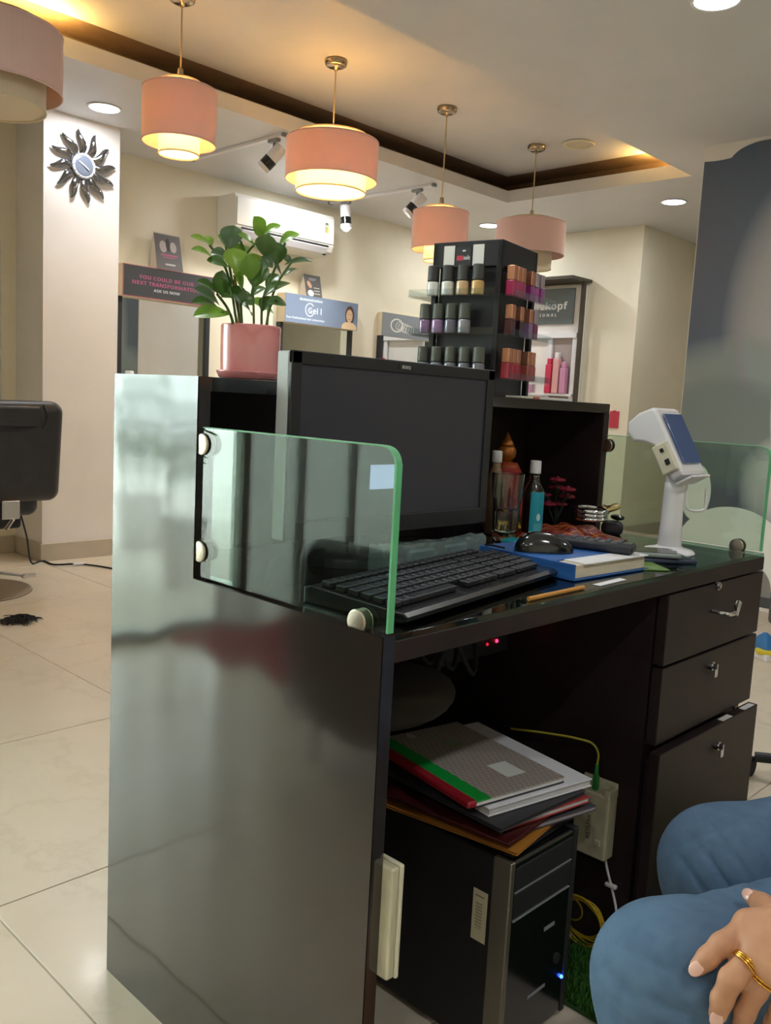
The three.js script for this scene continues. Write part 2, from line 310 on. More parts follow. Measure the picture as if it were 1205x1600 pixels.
// ================================================================ TRACK LIGHTS
function trackRail(x, z0, z1, label) {
  const o = thing('track_rail', label, 'track rail', [x, CEIL, (z0 + z1) / 2]);
  mesh('rail', rbox(0.034, 0.018, z1 - z0, 0.003, 0, -0.009, 0), M.whitePlastic, o);
  mesh('end_cap', [rbox(0.038, 0.022, 0.02, 0.003, 0, -0.011, (z1 - z0) / 2), rbox(0.038, 0.022, 0.02, 0.003, 0, -0.011, -(z1 - z0) / 2)], M.greyPlastic, o);
}
trackRail(2.615, -4.45, -3.5, 'white ceiling track left of the air conditioner');
trackRail(3.967, -4.6, -3.53, 'white ceiling track right of the air conditioner');
function trackSpot(x, z, dir, label, power, lit) {
  const o = thing('track_spotlight', label, 'spotlight', [x, CEIL - 0.018, z], 0, 'track spotlights');
  mesh('adapter', rbox(0.03, 0.02, 0.09, 0.004, 0, -0.010, 0), M.greyPlastic, o);
  mesh('stem', bar([0, -0.018, 0], [0, -0.085, 0], 0.008), M.greyPlastic, o);
  const h = new THREE.Group(); h.name = 'head'; h.position.set(0, -0.10, 0); o.add(h);
  const d = V(...dir).normalize(); h.quaternion.setFromUnitVectors(V(0, -1, 0), d);
  mesh('housing', lathe([[0, 0.075], [0.036, 0.073], [0.04, 0.066], [0.04, -0.02], [0.038, -0.02], [0, -0.02]], 28), M.whitePlastic, h);
  mesh('band', lathe([[0.0405, -0.02], [0.0415, -0.022], [0.0415, -0.07], [0.0405, -0.072], [0, -0.072]], 28), M.blackGloss, h);
  mesh('front_ring', lathe([[0.04, -0.072], [0.0425, -0.074], [0.0425, -0.098], [0.037, -0.10], [0.033, -0.085], [0, -0.085]], 28), M.whitePlastic, h);
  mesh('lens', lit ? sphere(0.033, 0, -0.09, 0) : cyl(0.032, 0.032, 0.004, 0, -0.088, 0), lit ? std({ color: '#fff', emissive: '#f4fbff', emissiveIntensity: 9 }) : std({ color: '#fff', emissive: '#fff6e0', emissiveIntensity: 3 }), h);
  const p = V(x, CEIL - 0.118, z).addScaledVector(d, 0.13);
  const s = new THREE.SpotLight(new THREE.Color(1, 0.97, 0.90), power, 0, 0.75, 0.9, 2); s.position.copy(p); s.target.position.copy(p.clone().add(d)); s.castShadow = true; s.shadow.radius = 1.5; scene.add(s, s.target);
}
trackSpot(2.615, hit(428, 235, 'x', 2.615).z, [-0.45, -0.75, -0.55], 'white track spotlight with a black band, left of the air conditioner', 1.5, false);
trackSpot(3.967, -4.42, [0.0, -1, 0.12], 'lit track spotlight shining beside the air conditioner', 2.5, true);
trackSpot(3.967, hit(652, 300, 'x', 3.967).z, [-0.45, -0.75, -0.45], 'white track spotlight with a black band above the nail polish display', 4, false);

// ================================================================ SUNBURST CLOCK
{
  const o = thing('wall_clock', 'chrome sunburst wall clock with twelve wavy rays and blue grey dial', 'clock', [1.762, 2.285, -4.27]);
  const dial = mesh('dial', lathe([[0, 0.03], [0.05, 0.029], [0.056, 0.024], [0.056, 0.012], [0, 0.012]]).rotateX(PI / 2), phy({ color: '#6d7686', roughness: 0.25, clearcoat: 0.6 }), o);
  mesh('chapter_ring', lathe([[0.056, 0.024], [0.058, 0.028], [0.070, 0.024], [0.071, 0.012], [0.056, 0.012], [0.056, 0.024]]).rotateX(PI / 2), std({ color: '#d6d8dc', roughness: 0.35 }), o);
  for (let k = 0; k < 12; k++) mesh('hour_mark', box(0.003, 0.008, 0.002, 0, 0.064, 0.027), M.black, o).rotation.z = k * PI / 6;
  mesh('hand', [box(0.006, 0.045, 0.002, 0, 0.018, 0.033).rotateZ(1.05), box(0.005, 0.035, 0.002, 0, 0.014, 0.035).rotateZ(-2.2)], M.whitePlastic, dial);
  mesh('base_ring', lathe([[0.0, 0.001], [0.075, 0.001], [0.075, 0.010], [0, 0.012]]).rotateX(PI / 2), M.darkPlastic, o);
  // one wavy flame shaped ray: cupped and pointed
  const N = 14, W = 6, pos = [], idx = [];
  for (let i = 0; i <= N; i++) for (let j = 0; j <= W; j++) {
    const t = i / N, s = j / W * 2 - 1, wd = 0.004 + 0.021 * Math.pow(Math.sin(PI * Math.min(1, t * 0.9 + 0.1)), 0.9) * (1 - 0.35 * t);
    const wob = 0.010 * Math.sin(t * 5.4);
    pos.push(s * wd * (t > 0.98 ? 0.15 : 1) + wob, 0.068 + t * 0.135, 0.012 + 0.012 * (1 - s * s) * Math.sin(PI * t * 0.9 + 0.2) + 0.010 * Math.sin(t * 3));
  }
  for (let i = 0; i < N; i++) for (let j = 0; j < W; j++) { const a = i * (W + 1) + j; idx.push(a, a + 1, a + W + 2, a, a + W + 2, a + W + 1); }
  const g = new THREE.BufferGeometry(); g.setAttribute('position', new THREE.Float32BufferAttribute(pos, 3)); g.setIndex(idx); g.computeVertexNormals();
  const back = g.clone().translate(0, 0, -0.002); back.setIndex([...idx].reverse()); back.computeVertexNormals();
  const ray = merge([g, back]), rm = std({ color: '#9a9ea6', metalness: 1, roughness: 0.12, side: THREE.DoubleSide });
  for (let k = 0; k < 12; k++) { const m = mesh('ray', ray, rm, o); m.rotation.z = -k * PI / 6 + 0.12; }
}

// ================================================================ AIR CONDITIONER
{
  const o = thing('air_conditioner', 'white split air conditioner high on the back wall', 'air conditioner', [3.49, 2.13, -4.75]);
  const prof = [[0, 0], [0.16, 0.0], [0.205, 0.03], [0.222, 0.075], [0.222, 0.27], [0.205, 0.30], [0, 0.30]];
  const body = extrude(prof, 0.92, 0.006).rotateY(-PI / 2).translate(0.46, 0, 0);
  mesh('body', body, phy({ color: '#efede4', roughness: 0.35, clearcoat: 0.4, clearcoatRoughness: 0.15 }), o);
  const fl = mesh('front_panel', rbox(0.912, 0.19, 0.006, 0.003, 0, 0.182, 0.226), phy({ color: '#f2f1ea', roughness: 0.2, clearcoat: 0.5 }), o);
  mesh('louver', rbox(0.80, 0.052, 0.008, 0.003).rotateX(0.55).translate(0, 0.036, 0.214), M.whitePlastic, o);
  mesh('outlet_slot', rbox(0.82, 0.012, 0.008, 0.002, 0, 0.070, 0.222), M.black, o);
  mesh('vent_pin', [-0.4, 0.4].map((x) => rbox(0.02, 0.03, 0.02, 0.004, x, 0.02, 0.19)), M.darkPlastic, o);
  mesh('energy_label', box(0.05, 0.09, 0.001, 0.38, 0.2, 0.2295), std({ map: canvasTex(64, 128, (c) => { c.fillStyle = '#f0f0e2'; c.fillRect(0, 0, 64, 128); c.fillStyle = '#59663f'; c.beginPath(); c.arc(32, 30, 22, PI, 2 * PI); c.fill(); c.fillStyle = '#333'; c.fillRect(10, 36, 44, 5); c.fillStyle = '#c9c56a'; c.fillRect(8, 50, 48, 66); c.fillStyle = '#555'; for (let k = 0; k < 4; k++) c.fillRect(14, 58 + k * 14, 30, 4); }), roughness: 0.6 }), o);
  mesh('nameplate', box(0.05, 0.008, 0.001, 0.04, 0.20, 0.2295), M.greyPlastic, o);
}

// ================================================================ STYLING STATIONS ON THE BACK WALL
const frameDark = std({ color: '#2a2b2e', roughness: 0.4 });
const headerTex1 = canvasTex(512, 192, (c, w, h) => {
  c.fillStyle = '#3c3f42'; c.fillRect(0, 0, w, h);
  c.strokeStyle = '#b0506c'; c.lineWidth = 4; c.strokeRect(2, 2, w - 4, h - 4);
  c.textAlign = 'center'; c.fillStyle = '#b4557c'; c.font = 'bold 32px sans-serif';
  c.fillText('YOU COULD BE OUR', w * 0.46, 78); c.fillText('NEXT TRANSFORMATION', w * 0.46, 114);
  c.fillStyle = '#c9cbcb'; c.font = 'bold 24px sans-serif'; c.fillText('ASK US NOW', w * 0.46, 148);
});
const headerTex2 = canvasTex(512, 160, (c, w, h) => {
  c.fillStyle = '#7f8fa8'; c.fillRect(0, 0, w, h);
  c.fillStyle = '#e6eef4'; c.font = 'bold 22px sans-serif'; c.textAlign = 'left'; c.fillText('demonstration', 92, 30);
  c.strokeStyle = '#dfe9ee'; c.lineWidth = 6; c.beginPath(); c.ellipse(165, 78, 30, 36, 0, 0.6, 5.6); c.stroke();
  c.fillStyle = '#d4e0e8'; c.font = 'bold 46px sans-serif'; c.fillText('Gel l', 150, 98);
  c.font = 'bold 16px sans-serif'; c.fillStyle = '#dce6ee'; c.fillText('Your Professional hair colouration', 6, 138);
  // a blurred portrait in warm tones at the right end
  c.fillStyle = '#5a4334'; c.beginPath(); c.ellipse(452, 78, 34, 56, 0, 0, 7); c.fill();
  c.fillStyle = '#dcb896'; c.beginPath(); c.ellipse(450, 80, 24, 38, 0, 0, 7); c.fill();
  c.fillStyle = '#e6c9a2'; c.beginPath(); c.ellipse(450, 150, 56, 34, 0, 0, 7); c.fill();
  c.fillStyle = '#8a5b48'; c.fillRect(438, 70, 8, 3); c.fillRect(455, 70, 8, 3); c.fillRect(444, 99, 14, 3);
});
const headerTex3 = canvasTex(512, 192, (c, w, h) => {
  c.fillStyle = '#8e9397'; c.fillRect(0, 0, w, h);
  c.strokeStyle = '#e2e0d4'; c.lineWidth = 12; c.beginPath(); c.arc(130, 96, 52, 0, 7); c.stroke();
  c.lineWidth = 5; for (let k = 0; k < 6; k++) { c.beginPath(); c.ellipse(150 + k * 22, 96 + k * 6, 26, 36, 0.4, 0, 7); c.stroke(); }
  c.fillStyle = '#f0efe8'; c.font = 'bold 34px sans-serif'; c.fillText('GEL', 330, 90); c.fillText('colour', 330, 130);
});
function station(x0, x1, hy0, hy1, tex, label, depth, mirrorLabel) {
  const cx = (x0 + x1) / 2, w = x1 - x0, zf = -4.75;
  const o = thing('mirror_station', label, 'styling station', [cx, 0, zf]);
  mesh('header_box', rspan(-w / 2, w / 2, hy0, hy1, 0, depth, 0.004), std({ color: '#e2d2b4', roughness: 0.5 }), o);
  mesh('header_sign', fitUV(box(w - 0.004, hy1 - hy0 - 0.004, 0.004, 0, (hy0 + hy1) / 2, depth + 0.002), 'x', 'y'), std({ map: tex, roughness: 0.4 }), o);
  mesh('mirror', span(-w / 2 + 0.03, w / 2 - 0.03, 0.80, hy0, 0.02, 0.032), M.mirror, o).userData.label = mirrorLabel;
  mesh('backboard', span(-w / 2, w / 2, 0.76, hy0, 0, 0.02), frameDark, o);
  mesh('frame', [span(-w / 2, -w / 2 + 0.03, 0.76, hy0, 0.02, 0.05), span(w / 2 - 0.03, w / 2, 0.76, hy0, 0.02, 0.05), span(-w / 2 + 0.03, w / 2 - 0.03, 0.76, 0.80, 0.02, 0.05)], frameDark, o);
  mesh('shelf', rspan(-w / 2, w / 2, 0.72, 0.76, 0, 0.30), frameDark, o);
  for (const s of [-1, 1]) mesh('leg', rspan(s * (w / 2 - 0.02) - 0.02, s * (w / 2 - 0.02) + 0.02, 0, 0.72, 0.02, 0.06), frameDark, o);
  return o;
}
station(2.235, 2.955, 1.637, 1.845, headerTex1, 'styling station with a charcoal header sign in pink lettering', 0.10, 'tall wall mirror');
station(3.595, 4.362, 1.605, 1.825, headerTex2, 'styling station with a blue grey header sign and a portrait', 0.10, 'tall wall mirror');
station(4.70, 5.42, 1.60, 1.80, headerTex3, 'styling station with a grey header sign and pale ring emblem', 0.05, 'tall wall mirror');

function tentCard(x, z, y, w, h, turn, draw, label) {
  const o = thing('tent_card', label, 'leaflet card', [x, y, z], turn);
  const tilt = 0.24, t = 0.002;
  const p = mesh('front_leaf', fitUV(box(w, h, t), 'x', 'y'), std({ map: canvasTex(128, 160, draw), roughness: 0.4 }), o);
  p.rotation.x = -tilt; p.position.set(0, h / 2 * Math.cos(tilt), 0.028);
  const q = mesh('back_leaf', box(w, h, t), std({ color: '#d8cdbd', roughness: 0.6 }), o);
  q.rotation.x = tilt; q.position.set(0, h / 2 * Math.cos(tilt), -0.028);
  const cheeks = extrude([[-0.05, 0], [0.05, 0], [0, h * 0.96]], 0.002);
  mesh('side_leaf', cheeks.rotateY(PI / 2).translate(-w / 2, 0.001, 0), std({ color: '#cfc3b4', roughness: 0.6 }), o);
}
tentCard(2.585, -4.697, 1.845, 0.20, 0.25, 0, (c, w, h) => { c.fillStyle = '#66615f'; c.fillRect(0, 0, w, h); c.fillStyle = '#b7aca6'; c.beginPath(); c.ellipse(40, 60, 18, 26, 0, 0, 7); c.ellipse(90, 58, 16, 24, 0, 0, 7); c.fill(); c.fillStyle = '#3a3634'; c.beginPath(); c.ellipse(64, 50, 10, 30, 0, 0, 7); c.fill(); c.fillStyle = '#b5637d'; c.fillRect(24, 92, 84, 8); c.fillRect(34, 104, 60, 5); c.fillStyle = '#cbc7c4'; c.fillRect(42, 134, 50, 7); },
  'grey tent card with two faces standing on the charcoal header');
tentCard(3.885, -4.697, 1.825, 0.165, 0.17, 0, (c, w, h) => { c.fillStyle = '#55524c'; c.fillRect(0, 0, w, h); c.fillStyle = '#c79c80'; c.beginPath(); c.ellipse(34, 74, 15, 28, -0.4, 0, 7); c.fill(); c.fillStyle = '#dfe0de'; c.beginPath(); c.ellipse(38, 138, 24, 24, 0, 0, 7); c.fill(); c.fillStyle = '#9d97a0'; c.fillRect(34, 24, 60, 6); c.fillRect(34, 36, 50, 5); c.fillStyle = '#c8ccc4'; for (let k = 0; k < 3; k++) c.fillRect(66, 92 + k * 22, 46, 5); },
  'small dark tent card with a portrait on the blue grey header');
{ const o = thing('spray_bottle', 'white spray bottle standing at the charcoal header station', 'bottle', [2.235, 0.76, -4.55]);
  mesh('bottle', lathe([[0, 0], [0.035, 0], [0.036, 0.01], [0.036, 0.26], [0.03, 0.30], [0.014, 0.32], [0.014, 0.34], [0, 0.34]], 24), M.whitePlastic, o);
  mesh('trigger_head', [rbox(0.03, 0.04, 0.07, 0.008, 0, 0.37, 0.01), rbox(0.012, 0.05, 0.01, 0.003, 0, 0.345, 0.045)], M.whitePlastic, o); }

// mirror in the alcove left of the clock column, behind the salon chair
{ const o = thing('wall_mirror', 'large frameless wall mirror left of the clock column', 'mirror', [1.02, 0.92, -4.63]);
  mesh('mirror_glass', span(-0.42, 0.42, 0, 0.92, 0.003, 0.010), M.mirror, o);
  mesh('backing', span(-0.42, 0.42, 0, 0.92, 0, 0.003), M.greyPlastic, o); }

// ================================================================ RIGHT WALL: SIGN OVER A PRODUCT SHELF
{
  const zc = (-3.41 - 4.30) / 2, zw = 0.89;
  const o = thing('product_shelf', 'white product shelf with dark metal frame and grey lettered sign on the right wall', 'shelf unit', [5.87, 0, zc]);
  const X = (d) => -d;
  const fm = std({ color: '#4b453c', roughness: 0.45, metalness: 0.3 });
  const h = zw / 2;
  mesh('frame', [span(-0.30, 0, 2.12, 2.145, -h - 0.02, h + 0.02), span(-0.10, -0.07, 0.0, 2.12, h - 0.02, h + 0.012), span(-0.10, -0.07, 0.0, 2.12, -h - 0.012, -h + 0.02)], fm, o);
  mesh('backboard', span(-0.045, 0, 0.1, 2.10, -h + 0.02, h - 0.02), M.wallWhite, o);
  const tex = canvasTex(512, 256, (c, w, hh) => { c.fillStyle = '#6d7577'; c.fillRect(0, 0, w, hh); c.fillStyle = '#f4f6f6'; c.textAlign = 'center'; c.font = 'bold 72px sans-serif'; c.fillText('Schwarzkopf', w / 2 - 10, 150); c.font = 'bold 30px sans-serif'; c.fillText('P R O F E S S I O N A L', w / 2 - 10, 200); });
  const s = mesh('sign', fitUV(box(0.012, 0.30, 0.74, -0.052, 1.93, -0.03), 'x', 'y'), std({ map: tex, roughness: 0.45 }), o);
  fitUV(s.geometry, 'z', 'y');
  const cab = M.whitePlastic;
  mesh('cabinet_side', [h - 0.06, 0.14, -h + 0.04].map((z) => span(-0.075, -0.045, 0.45, 1.70, z - 0.02, z + 0.02)), cab, o);
  mesh('cabinet_top', [span(-0.085, -0.045, 1.66, 1.70, -h + 0.02, h - 0.04)], cab, o);
  for (const y of [0.45, 0.84, 1.165]) mesh('shelf_board', span(-0.10, -0.045, y, y + 0.02, -h + 0.02, h - 0.04), cab, o);
  mesh('cabinet_back', span(-0.052, -0.045, 0.45, 1.68, 0.12, h - 0.06), std({ color: '#a89a96', roughness: 0.6 }), o);
  // products standing on the shelf boards, each a thing of its own
  const cols = ['#d23a58', '#e0a9a8', '#cf93b4', '#d8b8b0', '#c43a52', '#d7a0be'];
  const body = rbox(0.05, 0.2, 0.06, 0.008, 0, 0.1, 0), cap = rbox(0.035, 0.05, 0.04, 0.006, 0, 0.225, 0);
  const put = (z, y, k, hh) => { const b = thing('product_bottle', ['red', 'peach', 'mauve', 'dusty pink', 'crimson', 'orchid'][k % 6] + ' product bottle on the ' + (y > 1 ? 'upper' : 'lower') + ' board of the right wall shelf' + (z > 0 ? ', nearest the pillar' : ', nearest the corner'), 'bottle', [5.785, y + 0.02, zc + z], 0, 'bottles on the right wall shelf');
    const m = std({ color: cols[k % 6], roughness: 0.4 }); const p = mesh('bottle', body, m, b); p.scale.y = hh; const q = mesh('cap', cap, k % 2 ? M.whitePlastic : m, b); q.position.y = 0.2 * (hh - 1); };
  [0.16, 0.235, 0.31].forEach((z, k) => { put(z, 1.165, k, [1.25, 1.5, 1.1][k]); put(z, 0.84, k + 3, [1.1, 1.2, 1.0][k]); });
  [-0.05, -0.2].forEach((z, k) => put(z, 1.165, k + 2, 1.1));
}
// red fire notice card on the right wall
tag(mesh('notice_card', [box(0.006, 0.14, 0.085, 5.866, 0.99, -3.075), box(0.012, 0.012, 0.02, 5.862, 1.06, -3.075)], std({ color: '#c23a4c', roughness: 0.5 })), 'small red notice card low on the cream right wall', 'sign');

// ================================================================ POSTER PILLAR
{
  const P = canvasTex(1024, 1024, (c, w, h) => {
    // print: slate backdrop, pale grey silk shape, white strands of hair, large white discs at the foot
    c.fillStyle = '#5d6374'; c.fillRect(0, 0, w, h);
    c.filter = 'none';
    const blob = (x, y, rx, ry, col, n = 26) => { for (let k = n; k > 0; k--) { c.globalAlpha = 0.09; c.fillStyle = col; c.beginPath(); c.ellipse(x, y, rx * (0.6 + 0.5 * k / n), ry * (0.6 + 0.5 * k / n), 0, 0, 7); c.fill(); } c.globalAlpha = 1; };
    blob(40, 200, 130, 260, '#545b72'); blob(330, 380, 220, 320, '#a9a9b2'); blob(140, 560, 240, 130, '#8f9198'); blob(120, 640, 200, 120, '#777c82');
    blob(360, 745, 175, 120, '#d9dcdc'); blob(620, 700, 260, 200, '#e2e2e4'); blob(700, 300, 300, 260, '#b9b6bb');
    c.strokeStyle = 'rgba(235,235,240,0.55)'; c.lineWidth = 3;
    for (let k = 0; k < 34; k++) { c.beginPath(); c.moveTo(330 + k * 6, 90 + k * 4); c.bezierCurveTo(255 + k * 9, 300, 215 + k * 5, 480, 245 + k * 7, 650); c.stroke(); }
    c.fillStyle = '#f2f4f2'; c.beginPath(); c.ellipse(62, 783, 42, 66, 0, 0, 7); c.fill();
    c.beginPath(); c.ellipse(170, 915, 150, 108, 0, 0, 7); c.fill(); c.fillStyle = '#e9ebea'; c.beginPath(); c.ellipse(560, 905, 240, 120, 0, 0, 7); c.fill();
    c.fillStyle = '#8f8d8c'; c.beginPath(); c.ellipse(225, 990, 60, 60, 0, 0, 7); c.fill();
    c.fillStyle = '#4c4d52'; c.fillRect(0, 1000, w, 24);
  });
  // sheet from the ceiling to near the floor; its top corner has come unstuck and shows the wall
  const s = new THREE.Shape(); const z0 = -1.665, z1 = 0.545, y0 = 0.02, y1 = 2.545;
  s.moveTo(z0, y0); s.lineTo(z1, y0); s.lineTo(z1, y1 - 0.005); s.lineTo(-1.35, y1 - 0.01); s.quadraticCurveTo(-1.47, y1 - 0.02, -1.51, y1 - 0.075); s.quadraticCurveTo(-1.58, y1 - 0.085, z0, y1 - 0.075); s.closePath();
  const g = new THREE.ExtrudeGeometry(s, { depth: 0.004, bevelEnabled: false }).rotateY(-PI / 2).translate(4.16, 0, 0);
  fitUV(g, 'z', 'y');
  tag(mesh('wall_poster', g, phy({ map: P, roughness: 0.35 })), 'large slate grey poster with pale strands and white discs on the pillar', 'poster');
}

// ================================================================ SALON CHAIR AND FLOOR CLUTTER
{
  const leather = phy({ map: tintTex([30, 31, 35], [40, 41, 46], NB), roughness: 0.42, bumpMap: fineBump, bumpScale: 0.0008, clearcoat: 0.15, clearcoatRoughness: 0.4 });
  const o = thing('salon_chair', 'black leather hydraulic salon chair on a round steel base before the mirror', 'salon chair', [0.915, 0, -3.72]);
  mesh('base_plate', lathe([[0, 0.028], [0.05, 0.03], [0.06, 0.026], [0.22, 0.018], [0.285, 0.008], [0.29, 0], [0, 0]], 56), std({ color: '#a89a88', metalness: 0.9, roughness: 0.28 }), o);
  mesh('column', lathe([[0, 0.03], [0.055, 0.03], [0.055, 0.19], [0.05, 0.2], [0, 0.2]], 32).translate(0, 0, 0), M.chrome, o);
  mesh('piston', cyl(0.03, 0.03, 0.16, 0, 0.27, 0), M.chrome, o);
  mesh('pump_lever', [bar([0.04, 0.1, 0], [0.26, 0.06, 0.06], 0.008), rbox(0.07, 0.02, 0.03, 0.006, 0.27, 0.06, 0.06)], M.chrome, o);
  mesh('seat_carriage', rbox(0.34, 0.07, 0.34, 0.02, 0.02, 0.36, 0), M.black, o);
  mesh('seat_cushion', rbox(0.52, 0.14, 0.50, 0.05, 0.0, 0.46, -0.03, 5), leather, o);
  const bk = mesh('backrest', rbox(0.62, 0.49, 0.12, 0.055, 0, 0.245, 0, 6), leather, o); bk.position.set(0.035, 0.465, 0.22); bk.rotation.x = 0.10; bk.rotation.y = 0.05;
  mesh('backrest_pad', [rbox(0.40, 0.10, 0.03, 0.014, -0.02, 0.42, 0.052, 4)], leather, bk);
  mesh('backrest_seam', [tube([[-0.2, 0.375, 0.062], [-0.1, 0.36, 0.066], [0.05, 0.358, 0.066], [0.16, 0.372, 0.062]], 0.004), tube([[0.19, 0.48, 0.058], [0.21, 0.42, 0.061], [0.19, 0.37, 0.061]], 0.004)], M.black, bk);
  mesh('recline_bracket', [rbox(0.085, 0.09, 0.03, 0.006, 0.075, 0.50 - 0.06, 0.30), bar([0.09, 0.40, 0.30], [0.09, 0.34, 0.22], 0.012)], M.steel, o);
  for (const s of [-1, 1]) { mesh('armrest', rbox(0.06, 0.05, 0.40, 0.022, s * 0.31, 0.66, -0.06, 4), leather, o); mesh('arm_support', [bar([s * 0.31, 0.64, -0.2], [s * 0.27, 0.42, -0.2], 0.012), bar([s * 0.31, 0.64, 0.08], [s * 0.27, 0.42, 0.08], 0.012)], M.chrome, o); }
  const f = mesh('footrest', [tube([[-0.18, 0.36, -0.2], [-0.18, 0.12, -0.42], [-0.18, 0.09, -0.46], [0.18, 0.09, -0.46], [0.18, 0.12, -0.42], [0.18, 0.36, -0.2]], 0.012)], M.chrome, o);
}
{
  const g = tube([hit(30, 795, 'z', -4.35), hit(42, 840, 'z', -4.28), [1.44, 0.012, -4.2], hit(66, 876, 'y', 0.006), hit(85, 882, 'y', 0.006), hit(120, 881, 'y', 0.006), hit(150, 884, 'y', 0.006), hit(200, 892, 'y', 0.006), hit(230, 893, 'y', 0.006)], 0.005, 90, 8);
  tag(mesh('power_cable', g, M.rubber), 'thin dark power cable trailing along the skirting by the salon chair', 'cable');
  const c = hit(118, 882, 'y', 0.008); tag(mesh('cable_joint', rbox(0.07, 0.014, 0.02, 0.005, c.x + 0.02, 0.0115, c.z + 0.004), M.whitePlastic), 'pale cable joiner on the dark power cable', 'connector');
}
{ // swept-up hair on the floor
  const c = hit(28, 968, 'y', 0.01), rg = mulberry(9), parts = [];
  for (let k = 0; k < 150; k++) {
    const a = rg() * 6.28, r = 0.075 * Math.sqrt(rg()), p = V(c.x + Math.cos(a) * r, 0.004 + 0.03 * rg() * (1 - r / 0.085), c.z + Math.sin(a) * r * 0.7), b = rg() * 6.28, l = 0.02 + 0.03 * rg();
    parts.push(tube([[p.x - Math.cos(b) * l, Math.max(0.003, p.y - 0.004), p.z - Math.sin(b) * l], [p.x, p.y + 0.006, p.z + 0.008 * (rg() - 0.5)], [p.x + Math.cos(b) * l, Math.max(0.003, p.y - 0.003), p.z + Math.sin(b) * l]], 0.0016, 6, 4));
  }
  const o = mesh('hair_clippings', parts, std({ color: '#15110f', roughness: 0.7 })); tag(o, 'small pile of cut black hair on the floor tiles', 'hair clippings'); o.userData.kind = 'stuff';
}

